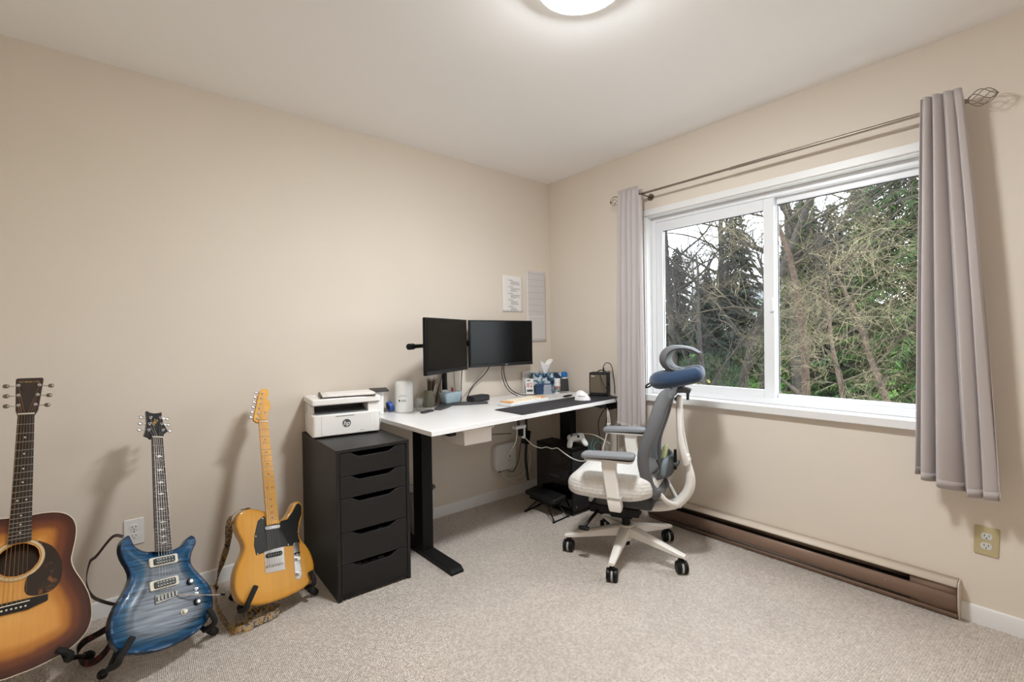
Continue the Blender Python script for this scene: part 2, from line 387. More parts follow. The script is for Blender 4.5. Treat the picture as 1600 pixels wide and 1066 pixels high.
ER = Matrix(((0, 0, -1), (-1, 0, 0), (0, 1, 0)))         # on the window wall, facing -x
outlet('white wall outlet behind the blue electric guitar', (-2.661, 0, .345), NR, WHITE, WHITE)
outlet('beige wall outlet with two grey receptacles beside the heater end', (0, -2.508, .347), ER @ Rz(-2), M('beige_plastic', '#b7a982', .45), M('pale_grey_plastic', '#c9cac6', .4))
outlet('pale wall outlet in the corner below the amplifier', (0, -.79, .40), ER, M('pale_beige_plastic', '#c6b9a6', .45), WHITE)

# ------------------------------------------------------------------ ceiling lamp
lp = thing('ceiling_lamp', 'round flush ceiling lamp with white glass dome', 'lamp', (-1.462, -1.660, H))
MB().lathe([(.138, -.034), (.148, -.036), (.152, -.032), (.152, 0), (.02, 0)], 40).build('frosted_rim', M('lit_frosted_rim', '#fffaf2', .4, emit=.9), lp)
dome = M('lit_opal_glass', '#fff4e6', .3); bd = bsdf(dome); bd.inputs['Emission Color'].default_value = (.95, .985, 1, 1); bd.inputs['Emission Strength'].default_value = LAMP_POWER
pr = [(.140*math.cos(i*math.pi/2/12), -.033-.031*math.sin(i*math.pi/2/12)) for i in range(12)]+[(.002, -.064)]
MB().lathe(pr, 40).build('glass_dome', dome, lp, smooth=180)

# ------------------------------------------------------------------ drawer cabinet
CAB = M('black_brown_foil', '#151413', .42, bump=.04, bscale=300, spec=.4)
cab = thing('drawer_cabinet', 'black five-drawer cabinet with notched fronts beside the desk', 'cabinet', (-1.763, -.307, 0), (0, 0, math.radians(-1.6)))
W, D, HC = .36, .575, .697; t = .016
for s in (-1, 1): MB().box((s*(W/2-t/2), 0, HC/2), (t, D, HC)).build('side_panel', CAB, cab, bevel=.0012)
MB().box((0, 0, HC-t/2+.001), (W+.001, D+.001, t)).build('top_panel', CAB, cab, bevel=.0012)
MB().box((0, D/2-.004, HC/2), (W-2*t, .006, HC-.04)).build('back_panel', CAB, cab, smooth=0)
MB().box((0, 0, .018), (W-2*t, D-.004, .016)).build('bottom_panel', CAB, cab, smooth=0)
hs = [.108, .102, .158, .147, .146]; z = HC-t-.003; fw = W-2*t-.004
NOTCH = []
for i, hh in enumerate(hs):
    z0 = z-hh+.003; top = z
    out = [(-fw/2, 0), (fw/2, 0), (fw/2, hh-.003)]+[(.118, hh-.003), (.108, hh-.005), (.078, hh-.022), (.068, hh-.025), (-.068, hh-.025), (-.078, hh-.022), (-.108, hh-.005), (-.118, hh-.003)]+[(-fw/2, hh-.003)]
    dr = MB().prism(out, 0, .016, R=Matrix(((1, 0, 0), (0, 0, -1), (0, 1, 0))), c=(0, -D/2+.018, z0)).build('drawer', CAB, cab, bevel=.0011)
    bx = MB(); y0, y1 = -D/2+.02, D/2-.03
    bx.b2(-fw/2+.012, fw/2-.012, y0, y1, z0+.012, z0+.016).b2(-fw/2+.010, -fw/2+.014, y0, y1, z0+.012, top-.035).b2(fw/2-.014, fw/2-.010, y0, y1, z0+.012, top-.035)
    bx.build('drawer_box', CAB, dr, smooth=0)
    z -= hh
# things lying in the drawers that show through the notches
rnd = random.Random(3)
for zi, cols in ((.640, ['#8d8f96', '#5a2f35', '#6d6f75', '#9a9a9a']), (.262, ['#d8d4cb', '#c9c3b9']), (.118, ['#a7a6a4', '#6c6a68', '#8b8b90', '#b9b9b6'])):
    for k, c in enumerate(cols):
        p = cab.matrix_basis @ Vector((-.058+.116*k/max(1, len(cols)-1)+rnd.uniform(-.002, .002), -.232+rnd.uniform(0, .01), zi))
        lab = {'#8d8f96': 'grey tool in top drawer notch', '#5a2f35': 'dark red pouch in top drawer notch', '#6d6f75': 'slate pouch in top drawer notch', '#9a9a9a': 'light grey cable tie bag in top drawer', '#d8d4cb': 'cream cloth folded in fourth drawer', '#c9c3b9': 'tan cloth folded in fourth drawer', '#a7a6a4': 'silver box in lowest drawer', '#6c6a68': 'dark grey box in lowest drawer', '#8b8b90': 'blue grey box in lowest drawer', '#b9b9b6': 'pale grey box in lowest drawer'}[c]
        tag(MB().prism(rrect(.03, .05, .006), -.03, .0, R=Rz(rnd.uniform(-8, 8)), c=p).build('drawer_item', M('item_'+c[1:], c, .6), bevel=.003), lab, 'stored item', 'odds and ends in the drawers')

# ------------------------------------------------------------------ printer
PW = M('printer_white', '#ebe9e6', .38); PG = M('printer_grey', '#86888a', .5); PD = M('printer_dark', '#111213', .45)
pz = .6985
pr_ = thing('laser_printer', 'white laser printer standing on the black drawer cabinet', 'printer', (-1.7665, -.165, pz), (0, 0, math.radians(-7.5)))
W, D, HP = .345, .245, .205
m = MB()   # case: lower block, side cheeks, rear block
m.prism(rrect(W, D, .018), .006, .118)
m.build('lower_case', PW, pr_, bevel=.004)
c2 = MB(); c2.b2(-W/2, -W/2+.02, -D/2+.06, D/2, .112, .168).b2(W/2-.062, W/2, -D/2+.012, D/2, .112, .172).b2(-W/2, W/2, .02, D/2, .112, .172); c2.build('upper_case', PW, pr_, bevel=.004)
MB().add([(-W/2+.02, -D/2+.016, .119), (W/2-.062, -D/2+.016, .119), (W/2-.062, .02, .134), (-W/2+.02, .02, .134)], [(0, 1, 2, 3)]).build('output_tray', PG, pr_, smooth=0)
MB().b2(-W/2+.021, W/2-.063, -.012, .021, .128, .170).build('output_slot', PD, pr_, smooth=0)
for x in (-.06, .005): MB().box((x, -.02, .156), (.02, .014, .004)).build('paper_guide', PG, pr_)
MB().prism(rrect(W+.006, D+.016, .012), .168, .200, c=(0, .004, 0)).build('scanner_lid', PW, pr_, bevel=.005, seg=3)
MB().prism(rrect(W+.002, D+.006, .012), .1655, .1680, c=(0, .004, 0)).build('lid_seam', PG, pr_)
MB().b2(-.129, .127, -D/2-.0018, -D/2+.004, .010, .114).build('front_door', PW, pr_, bevel=.0012)
MB().box((-.012, -D/2-.0022, .106), (.095, .002, .0035)).build('tray_grip', PG, pr_)
MB().box((.145, -.104, .150), (.03, .008, .02)).build('control_panel', M('panel_white', '#f4f4f4', .25), pr_, bevel=.002)
LOGO = M('logo_grey', '#4b4f55', .4)
lg = MB(); RF = Matrix(((1, 0, 0), (0, 0, -1), (0, 1, 0)))
lo = lg.lathe([(.0005, 0), (.0215, 0), (.0215, .0008), (.0005, .0008)], 32, c=(-.005, -D/2-.0017, .066), R=RF).build('logo_disc', LOGO, pr_)
text('logo_letters', 'hp', .034, PW, pr_, (-.006, -D/2-.0029, .0655), RF, bold=.0003, shear=.25)
text('model_lettering', 'LaserJet', .007, PG, pr_, (.075, -D/2-.0021, .022), RF)
MB().box((W/2+.0, .03, .10), (.006, .12, .13)).build('side_cover', PW, pr_, bevel=.003)
def on(o, p): return o.matrix_basis @ Vector(p)
rt = math.radians(-7.5)
nb = thing('notebook', 'thin dark-edged notebook lying on the printer lid', 'notebook', on(pr_, (.022, -.022, .2005)), (0, 0, rt-.12))
MB().prism(rrect(.275, .195, .004), 0, .006).build('back_cover', M('notebook_dark', '#3a2f2b', .55), nb, bevel=.0008)
MB().prism(rrect(.265, .185, .003), .006, .012).build('pages', M('paper_white', '#e6e3df', .7), nb, smooth=0)
MB().b2(-.141, -.130, -.098, .098, 0, .0145).build('spine', M('notebook_spine', '#4a4038', .5, .2), nb, bevel=.002)
ps = tag(MB().prism(rrect(.245, .175, .003), 0, .0025, R=Rz(-11), c=on(pr_, (.036, -.018, .2125))).build('paper_sheets', M('sheet_white', '#efecea', .7, bump=.05), smooth=0), 'loose white paper sheets on top of the notebook', 'paper')
tb = thing('storage_box', 'tall white box with dark overhanging lid between printer and air purifier', 'box', (-1.520, -.075, deskz(-1.520)), (0, 0, math.radians(-14)))
MB().box((0, 0, .070), (.060, .05, .140)).build('box_body', WHITE, tb, bevel=.006)
MB().box((.005, -.01, .145), (.105, .085, .010), R=Rx(6)).build('lid', M('dark_lid', '#2a2426', .45), tb, bevel=.004)
cb = MB(); p0 = on(pr_, (W/2+.004, -.05, .09)); pts = smoothpath([p0, p0+Vector((.012, -.01, -.01)), p0+Vector((.016, -.006, -.05)), p0+Vector((.008, .02, -.0885))], 6); cb.tube(pts, .0025, 6)
tag(cb.build('printer_cable', WHITE), 'short white cable hanging from the printer side', 'cable')
tag(MB().box(p0+Vector((.007, -.002, -.002)), (.016, .010, .010)).build('cable_plug', PD, bevel=.002), 'small black plug on the printer side cable', 'plug')

# ------------------------------------------------------------------ desk
DT = M('white_laminate', '#e9e8e8', .28, bump=.02, bscale=500); DE = M('pale_birch_edge', '#d9d2c6', .5)
TILT = math.atan2(.020, 1.53); DL, DD, TH = 1.520, .722, .024
dm = Matrix.Translation((-1.556, -.764, 0)) @ Matrix.Rotation(math.radians(.9), 4, 'Z')
desk = thing('standing_desk', 'white standing desk with black metal legs along the wall', 'desk', mat=dm)
def dk(x, y, z): return (x, y, z)
q = MB(T=Matrix.Translation((0, 0, .755)) @ Matrix.Rotation(-TILT, 4, 'Y')); q.b2(0, DL, 0, DD, -TH, 0)
q.build('desktop', DT, desk, bevel=.0015)
for x0 in (.128, DL-.186):
    xt = .755-TH+x0/1.53*.020
    MB().b2(x0, x0+.068, .325, .425, .03, xt-.035).build('leg_column', BLKMET, desk, bevel=.004)
    MB().b2(x0+.006, x0+.062, .332, .418, .3, xt-.002).build('inner_column', BLKMET, desk, bevel=.003)
    out = [(.036, 0), (.70, 0), (.70, .012), (.69, .030), (.062, .030), (.036, .012)]
    MB().prism(out, x0-.004, x0+.072, R=Matrix(((0, 0, 1), (1, 0, 0), (0, 1, 0)))).build('foot', BLKMET, desk, bevel=.003)
    MB().b2(x0+.014, x0+.054, .06, .70, xt-.032, xt+.001).build('top_bracket', BLKMET, desk, bevel=.002)
q = MB(T=Matrix.Translation((0, 0, .755)) @ Matrix.Rotation(-TILT, 4, 'Y'))
q.b2(.16, DL-.18, .30, .335, -TH-.035, -TH+.001).b2(.16, DL-.18, .415, .45, -TH-.035, -TH+.001); q.build('crossbar', BLKMET, desk, smooth=0)
tr = thing('under_desk_tray', 'small white drawer tray fixed under the desktop', 'tray', (-1.238, -.60, .638), (0, 0, math.radians(.9)))
m = MB(); m.b2(-.092, .092, -.10, -.095, 0, .075).b2(-.092, .092, .111, .116, 0, .075).b2(-.092, -.087, -.10, .116, 0, .075).b2(.087, .092, -.10, .116, 0, .075).b2(-.092, .092, -.10, .116, 0, .004)
m.build('tray_body', M('tray_white', '#e2ddd6', .45), tr, bevel=.002)
MB().b2(-.102, .102, -.108, .121, .073, .083).b2(-.07, .07, -.08, .112, .08, .0955).build('mounting_rim', M('tray_white', '#e2ddd6', .45), tr, bevel=.002)

# ------------------------------------------------------------------ monitors on a twin arm
SCR = M('screen_black', '#040404', .25, spec=.22); BEZ = M('bezel_black', '#0f1011', .45, spec=.25)
def monitor(label, pl_, pr2, zb, zt, nxt):
    a, b = Vector(pl_), Vector(pr2); mid = (a+b)/2; ang = math.atan2(b.y-a.y, b.x-a.x); Wm = (b-a).length; Hm = zt-zb
    o = thing('monitor', label, 'monitor', (mid.x, mid.y, (zb+zt)/2), (0, 0, ang))   # local -y looks at the viewer
    MB().box((0, .012, 0), (Wm, .022, Hm)).build('housing', BEZ, o, bevel=.003)
    MB().b2(-Wm/2+.008, Wm/2-.008, -.0012, .004, -Hm/2+.024, Hm/2-.008).build('screen', SCR, o, smooth=0)
    MB().b2(-Wm/2+.002, Wm/2-.002, -.003, .004, -Hm/2+.001, -Hm/2+.021).build('chin', M('chin_grey', '#1b1c1e', .4, spec=.3), o, bevel=.001)
    MB().box((0, .036, -.02), (.34, .03, .20)).build('rear_shell', BEZ, o, bevel=.008)
    MB().box((0, .058, 0), (.11, .014, .11)).build('mount_plate', BLKMET, o, bevel=.002)
    text('maker_lettering', nxt, .012, M('lettering_grey', '#b9bcbf', .4), o, (.03, -.0034, -Hm/2+.011), RF, bold=.0002)
    return o, mid, ang
m1, c1, a1 = monitor('black monitor turned inwards, left half of the twin arm', (-1.400, -.452), (-.955, -.198), .995, 1.320, '')
m1['label'] = 'black monitor angled away from the wall on the twin arm'
m2, c2_, a2 = monitor('black monitor set flat to the wall below the pinned papers', (-.880, -.118), (-.333, -.148), .998, 1.322, 'acer')
pole = onto_desk(700, 632); PB = Vector((-1.03, -.036, deskz(-1.03)))
arm = thing('monitor_stand', 'black twin-arm monitor stand with curved foot on the desk', 'monitor stand', PB, (0, -TILT, 0))
DG = M('stand_grey', '#3c3c3f', .45)
rel = lambda x, y: (x-PB.x, y-PB.y)
def foot_plate(p, q2, w0, w1):
    A, B = Vector(rel(*p)), Vector(rel(*q2)); mid = (A+B)/2+Vector((0, -.012)); P = smoothpath([(A.x, A.y, 0), (mid.x, mid.y, 0), (B.x, B.y, 0)], 10)
    L, R_ = [], []
    for i, pt in enumerate(P):
        tg = (P[min(i+1, len(P)-1)]-P[max(i-1, 0)]).normalized(); nn = Vector((-tg.y, tg.x, 0)); w_ = w0+(w1-w0)*i/(len(P)-1)
        L.append((pt+nn*w_)[:2]); R_.append((pt-nn*w_)[:2])
    return L+R_[::-1]
fp = MB(); fp.prism(foot_plate((PB.x, PB.y-.03), (-1.205, -.232), .055, .022), .0, .013).prism(foot_plate((PB.x+.0, PB.y-.05), (-.83, -.245), .06, .018), .0, .013)
fp.build('foot', DG, arm, bevel=.003)
MB().cyl((0, .0, .0), (0, 0, .46), .0175, n=20).build('pole', BLKMET, arm)
MB().b2(-.022, .022, -.024, .024, .36, .44).build('collar', BLKMET, arm, bevel=.004)
for cc, aa in ((c1, a1), (c2_, a2)):
    back = Vector((-math.sin(aa), math.cos(aa))); tip = Vector((cc.x, cc.y))+back*.07-Vector((PB.x, PB.y)); el = tip*.5
    P = smoothpath([(0, 0, .4), (el.x, el.y, .4), (tip.x, tip.y, .4)], 6); MB().tube(P, .016, 8, flat=1.3).build('arm', BLKMET, arm)
    MB().cyl((tip.x, tip.y, .36), (tip.x, tip.y, .44), .020, n=16).build('arm_joint', BLKMET, arm)
kn = MB(); e = Vector((c1.x, c1.y, 0))-Vector((PB.x, PB.y, 0))
kn.cyl((e.x-.215, e.y+.03, .40), (e.x-.255, e.y+.005, .40), .018, n=14).cyl((e.x-.10, e.y+.10, .40), (e.x-.22, e.y+.03, .40), .012, n=10); kn.build('tension_knob', BLKMET, arm)

# ------------------------------------------------------------------ papers on the wall
def sheet(label, x0, x1, z0, z1, cols, dark):
    cx, cz = (x0+x1)/2, (z0+z1)/2; W, Hh = x1-x0, z1-z0
    o = thing('paper_sheet', label, 'paper', (cx, -.0012, cz))
    PM = M('pinned_paper_'+dark, dark, .7); nx, nz = 8, 14; rows = []
    for j in range(nz+1):
        t = j/nz; rows.append([(-W/2+W*i/nx, -.001-.010*max(0, t-.75)**1.5*(1+.5*math.sin(i)), Hh/2-Hh*t) for i in range(nx+1)])
    MB().grid(rows).build('sheet', PM, o, smooth=180, solid=.0006, fix=False)
    INK = M('grey_ink', '#a3a2a8', .7); ink = MB(); rn = random.Random(5)
    def ln(xa, xb, zz, hh=.0035):
        ink.b2(xa, xb, -.0024, -.0020, zz-hh/2, zz+hh/2)
    if cols == 0:
        zz = Hh/2-.035
        for blk in range(5):
            ln(-W*.22, W*.02, zz, .005); zz -= .010
            for k in range(4): ln(-W*.10, -W*.10+W*rn.uniform(.25, .5), zz); zz -= .0075
            zz -= .010
    else:
        zz = Hh/2-.02; r = 0
        while zz > -Hh*.13:
            hh = .007 if r % 4 == 0 else .0045
            for k in range(cols): ln(-W*.40+k*W*.82/cols, -W*.40+(k+.62)*W*.82/cols, zz, hh)
            zz -= .0125; r += 1
        for k in range(18): ln(-W*.38, W*.40, -Hh*.16-k*.0098, .0014)
    io = ink.build('print_lines', INK, o, smooth=0, fix=False); io['kind'] = 'stuff'; return o
sheet('white page of short text lines pinned above the flat monitor', -.497, -.298, 1.393, 1.668, 0, '#e6e3e0')
sheet('tall grey-white printed chart pinned at the room corner', -.258, -.050, 1.160, 1.722, 9, '#d9d5d3')

# ------------------------------------------------------------------ things on the desk
def cable(label, pts, r, mat, n=6, cat='cable', group=None, name='cable'):
    return tag(MB().tube(smoothpath(pts, 7), r, n).build(name, mat, smooth=180), label, cat, group)
p = onto_desk(637, 645)
o = thing('smart_speaker', 'white rounded air purifier canister with a small label on the desk', 'air purifier', (p.x, p.y+.045, p.z)); o.name = 'air_purifier'
prof = [(.040, 0), (.050, .003), (.0535, .012), (.0535, .168), (.050, .180), (.044, .186), (.02, .187), (.001, .187)]
MB().lathe(prof, 36).build('body', WHITE, o)
MB().lathe([(.036, .1865), (.036, .1885), (.001, .1885)], 28).build('lid', M('cool_white', '#e4e8ec', .4), o)
L1 = M('label_grey', '#b9bcbe', .5); L2 = M('label_dark', '#3f4347', .5)
for dx, dz, ww, hh, mm in ((-.022, .075, .011, .011, L2), (.004, .075, .026, .013, L1), (-.002, .100, .05, .004, L1), (.0, .108, .04, .003, L1)):
    a = math.atan2(-.85, -.55)+dx/.0535; q = MB()
    rows = []
    for k in range(5):
        b = a+(k/4-.5)*ww/.0535; rows.append([(.0542*math.cos(b), .0542*math.sin(b), dz-hh/2), (.0542*math.cos(b), .0542*math.sin(b), dz+hh/2)])
    q.grid(rows).build('print', mm, o, smooth=180, fix=False, solid=.0003)
p = onto_desk(613, 644)
o = thing('tape_roll', 'blue tape roll between printer and air purifier', 'tape', (p.x-.005, p.y+.02, p.z+.032))
BL = M('blue_tape', '#2f58a8', .4); MB().lathe([(.019, -.012), (.032, -.012), (.032, .012), (.019, .012), (.019, -.012)], 24, R=Ry(75)).build('roll', BL, o); MB().lathe([(.0185, -.012), (.019, -.012), (.019, .012), (.0165, .012), (.0165, -.012)], 24, R=Ry(75)).build('core', M('card_core', '#3d4a66', .7), o)
p = onto_desk(656, 643); CLEAR = glass_mat('clear_glass', (.93, .95, .95), .10)
o = thing('drinking_glass', 'small clear glass tumbler beside the air purifier', 'glass', (p.x+.014, p.y+.03, p.z))
MB().lathe([(.024, .001), (.030, .075), (.0285, .075), (.0225, .006), (.001, .006)], 24).build('tumbler', CLEAR, o)
p = onto_desk(671, 644)-Vector((.016, .002, 0))
o = thing('remote_control', 'slim dark remote lying at the monitor stand foot', 'remote', (p.x, p.y, p.z), (0, 0, math.radians(22)))
MB().prism(rrect(.10, .034, .010), 0, .011).build('case', DKGREY, o, bevel=.003); MB().prism(rrect(.05, .02, .006), .011, .0118).build('button_pad', BLACK, o)
p = onto_desk(677, 637)
o = thing('pen_pot', 'grey-green felt pot holding brown brushes beside the blue bin', 'pot', (p.x+.002, -.052, p.z))
FELT = M('grey_green_felt', '#7d7c6c', .9, bump=.3, bscale=200)
MB().lathe([(.039, 0), (.043, .006), (.041, .045), (.031, .085), (.026, .105), (.022, .105), (.001, .09)], 24).build('pot', FELT, o)
rnd = random.Random(2); BR = M('brown_bristle', '#4d3a30', .8)
for k in range(11):
    a = rnd.uniform(0, 6.28); q = rnd.uniform(.006, .016); l = rnd.uniform(.05, .085)
    MB().tube([(q*math.cos(a)+.014, q*math.sin(a), .09), (q*1.4*math.cos(a)+.022, q*1.4*math.sin(a), .11+l*.6), (q*2.2*math.cos(a)+.03, q*2.2*math.sin(a), .11+l)], [.003, .0042, .002], 6).build('brush', BR, o)
p = onto_desk(709, 634)
o = thing('storage_bin', 'pale blue plastic bin full of odds and ends on the monitor stand foot', 'bin', (p.x+.012, -.097, p.z+.0135), (0, -TILT, math.radians(6)))
BB = M('pale_blue_plastic', '#a9bfc9', .45)
m = MB(); ob = rrect(.150, .072, .018); n = len(ob)
rows = [[(x*sx, y*sx, zz) for x, y in ob+[ob[0]]] for sx, zz in ((.80, .002), (.84, .004), (1.0, .066), (1.03, .068), (1.03, .070), (.975, .070), (.80, .007))]
m.grid(rows); m.f += [tuple(range(n)), tuple(6*(n+1)+i for i in range(n))]; m.build('tub', BB, o, smooth=50)
OB = Vector(o.location)
RED = M('red_ribbon', '#b8495a', .6)
m = MB()
for k in range(5):
    a = k*1.2; m.ribbon(smoothpath([(.005*math.cos(a+i)*(1+.3*i)+.012, .012*math.sin(a+i*1.1), .078+.006*math.sin(i+k)+.004*k) for i in range(5)], 6), .006, .001)
r_ = m.build('ribbon', RED); r_.location = OB; tag(r_, 'tangled pink-red ribbon in the pale blue bin', 'ribbon')
for k, (x, y, z, c, lab) in enumerate(((-.046, .0, .052, '#8fa7b3', 'folded blue grey cloth in the pale blue bin'), (.046, -.004, .056, '#e9e6e4', 'crumpled white tissue in the pale blue bin'), (.002, .002, .052, '#d9cfd2', 'pinkish wrapper in the pale blue bin'), (-.046, -.002, .076, '#c7d5dc', 'pale blue sachet in the bin corner'))):
    q = MB(); q.sup((0, 0, 0), (.040, .036, .026), .7, .8, 14, 8, R=Rz(40*k) @ Rx(8)); q.v = [(a+rnd.uniform(-.002, .002), b+rnd.uniform(-.002, .002), c_+rnd.uniform(-.002, .002)) for a, b, c_ in q.v]
    t_ = q.build('wrapper', M('wrap_'+c[1:], c, .6), smooth=60); t_.location = OB+Vector((x, y, z)); tag(t_, lab, 'wrapper')
p = onto_desk(746, 628)
o = thing('wrist_rest', 'black padded case lying behind the stand foot', 'case', (p.x+.02, p.y+.018, p.z), (0, 0, math.radians(12))); o.name = 'padded_case'
MB().prism(rrect(.165, .085, .02), .001, .042).build('body', M('case_black', '#232326', .6, bump=.2, bscale=300), o, bevel=.010, seg=3); MB().prism(rrect(.168, .088, .021), .019, .022).build('zip', M('zip_grey', '#4a4a4d', .5, .3), o)

# keyboard
ka, kb = onto_desk(800, 637), onto_desk(857, 626.5); ang = math.atan2(kb.y-ka.y, kb.x-ka.x); kl = .345
o = thing('keyboard', 'compact keyboard with cream and orange keycaps on the desk', 'keyboard', (ka.x, ka.y+.011, ka.z), (0, TILT*-1, ang))
KW, KD = kl+.02, .118
MB().prism(rrect(KW, KD, .008, cx=KW/2, cy=KD/2), .002, .020).build('case', M('frosted_case', '#dfe3e6', .3), o, bevel=.003)
CR = M('cream_keycap', '#efe2cd', .45); OR = M('orange_keycap', '#dfa877', .5); mc, mo = MB(), MB()
for r in range(5):
    x = .010; widths = {0: [1]*13+[2], 1: [1.5]+[1]*12+[1.5], 2: [1.75]+[1]*11+[2.25], 3: [2.25]+[1]*10+[2.75], 4: [1.25, 1.25, 1.25, 6.25, 1.25, 1.25, 1.25, 1.25]}[r]
    for i, u in enumerate(widths):
        ww = kl*u/15; y = KD-.014-r*.0215; acc = (i == 0 and r != 0) or i == len(widths)-1 or (r == 0 and i == 0) or (r == 4 and i > 5)
        (mo if acc else mc).prism(rrect(ww-.003, .0185, .002, 2), .018, .029, c=(x+ww/2, y, 0), top_scale=1); x += ww
MB().b2(.006, KW-.006, .006, KD-.006, .018, .0208).build('key_plate', M('key_plate_cream', '#d9d2c6', .6), o, smooth=0)
kc = mc.build('cream_keys', CR, o, bevel=.0012, seg=1); kc['kind'] = 'stuff'; ko = mo.build('orange_keys', OR, o, bevel=.0012, seg=1); ko['kind'] = 'stuff'

# desk mat, following the slightly sloping desktop
mx0, mx1, my0, my1 = -.965, -.045, -.752, -.490
q = MB(); out = rrect(mx1-mx0, my1-my0, .012, 5)
rows = [[((mx0+mx1)/2+x, (my0+my1)/2+y+.0157*(x+.46), deskz((mx0+mx1)/2+x)+dz) for x, y in out] for dz in (.0006, .0036)]
q.add(rows[0]+rows[1], [tuple(range(len(out), 2*len(out)))]+[(i, (i+1) % len(out), len(out)+(i+1) % len(out), len(out)+i) for i in range(len(out))])
MATT = M('black_desk_mat', '#2b2a2e', .75, bump=.1, bscale=600)
mt = thing('desk_mat', 'long black desk mat along the front edge of the desk', 'desk mat', (0, 0, 0)); q.build('mat', MATT, mt, smooth=30)
text('mat_lettering', '\u2580 \u2580\u2580\u2580 \u2580\u2580 \u2580\u2580\u2580\u2580 \u2580 \u2580\u2580\u2580'.replace('\u2580', '-'), .016, M('mat_print', '#b9bac0', .7), mt, (-.80, -.738, deskz(-.80)+.0038), Rz(1), bold=.0003)

# vertical mouse
p = onto_desk(914, 626.5)
o = thing('vertical_mouse', 'white upright ergonomic mouse on the black desk mat', 'mouse', (p.x, p.y+.02, p.z+.0036), (0, 0, math.radians(-60)))
rows = []
for i in range(13):
    t = i/12; x = -.05+.10*t; hgt = .066*math.sin(math.pi*min(1, .18+.80*t))**.7*(1-.25*t)+.004; wd = .030*(math.sin(math.pi*(.1+.8*t)))**.4
    rows.append([(x, -wd*(1-.15*math.sin(math.pi*k/10)) * math.cos(math.pi*k/10)+.008*math.sin(math.pi*k/10), hgt*math.sin(math.pi*k/10)**.8) for k in range(11)])
m = MB().grid(rows); m.f += [tuple(range(11)), tuple(range(12*11, 13*11))]; m.build('shell', M('mouse_white', '#eceaec', .4), o, smooth=60)
MB().b2(-.046, .046, -.026, .026, 0, .003).build('base', M('mouse_grey', '#b9b7ba', .5), o, bevel=.001); MB().box((.0, -.027, .030), (.05, .002, .004), R=Rx(15)).build('side_button', M('mouse_grey', '#b9b7ba', .5), o, bevel=.001)

# tissue box, boxes and bottles in the corner
def blue_print(name, base, c2, scale, kind='VORONOI'):
    m = M(name, base, .5); nt = m.node_tree; N = nt.nodes.new; L = nt.links.new; tc = N('ShaderNodeTexCoord')
    if kind == 'VORONOI':
        v = N('ShaderNodeTexVoronoi'); v.inputs['Scale'].default_value = scale; v.feature = 'DISTANCE_TO_EDGE'; L(tc.outputs['Object'], v.inputs['Vector']); out = v.outputs['Distance']
    else:
        v = N('ShaderNodeTexNoise'); v.inputs['Scale'].default_value = scale; v.inputs['Detail'].default_value = 2; v.inputs['Distortion'].default_value = 1.2; L(tc.outputs['Object'], v.inputs['Vector']); out = v.outputs[0]
    r = N('ShaderNodeValToRGB'); e = r.color_ramp.elements
    if kind == 'VORONOI': e[0].position = .06; e[0].color = lin(c2); e[1].position = .1; e[1].color = lin(base)
    else:
        e[0].position = .40; e[0].color = lin(base); e[1].position = .62; e[1].color = lin(c2); k = e.new(.5); k.color = lin('#3e6a86'); k = e.new(.44); k.color = lin('#1f3b57')
    L(out, r.inputs[0]); L(r.outputs[0], bsdf(m).inputs['Base Color']); return m
p = onto_desk(858, 612); zt_ = p.z
o = thing('tissue_box', 'navy patterned tissue box with a white tissue pulled up', 'tissue box', (-.185, -.128, deskz(-.185)), (0, 0, math.radians(-25)))
MB().b2(-.110, .110, -.055, .055, .0, .150).build('carton', blue_print('navy_floral', '#14233c', '#c9d3d8', 22, 'NOISE'), o, bevel=.002)
rows = []
for j in range(9):
    t = j/8; rows.append([((.012+.05*t**.8-.012*t*t)*math.cos(a)*(1+.25*math.sin(3*a+2))+.0, (.006+.022*t)*math.sin(a)+.012*math.sin(2*a)*t, .150+.085*t*(1+.25*math.sin(2*a+1))) for a in [2*math.pi*k/20 for k in range(21)]])
MB().grid(rows).build('tissue', M('tissue_white', '#eeeaea', .85), o, smooth=180, fix=False)
o = thing('patterned_carton', 'small navy carton with white hexagon print before the tissue box', 'carton', (-.262, -.190, deskz(-.262)), (0, 0, math.radians(-25)))
MB().b2(-.062, .062, -.022, .022, 0, .075).build('box', M('carton_navy', '#1d3a5c', .5), o, bevel=.0015)
hexm = M('hex_white', '#dfe5ea', .5); hx = MB()
for r in range(4):
    for k in range(6):
        cx_, cz_ = -.002+.0115*k+(.0057 if r % 2 else 0)-.004, .010+.0175*r
        if cx_ > .056: continue
        outer = [(cx_+.0062*math.cos(math.pi/6+i*math.pi/3), -.0226, cz_+.0085*math.sin(math.pi/6+i*math.pi/3)) for i in range(6)]; inner = [(cx_+.0036*math.cos(math.pi/6+i*math.pi/3), -.0226, cz_+.005*math.sin(math.pi/6+i*math.pi/3)) for i in range(6)]
        hx.add(outer+inner, [(i, (i+1) % 6, 6+(i+1) % 6, 6+i) for i in range(6)])
hx.build('hexagon_print', hexm, o, smooth=0)['kind'] = 'stuff'
o = thing('number_card', 'white card with red digits leaning beside the tissue box', 'card', (-.339, -.118, deskz(-.339)), (math.radians(-8), 0, math.radians(-32)))
MB().b2(-.030, .030, -.0015, .0015, 0, .115).build('card', M('card_white', '#e4e2df', .6), o, smooth=0)
text('digits', '82', .046, M('red_print', '#b13a3f', .6), o, (0, -.0022, .066), RF); MB().b2(-.022, .022, -.0022, -.0016, .018, .034).build('car_print', M('print_dark', '#39393b', .6), o, smooth=0); MB().b2(-.02, .006, -.0022, -.0016, .098, .106).build('heading_print', M('print_dark', '#39393b', .6), o, smooth=0)
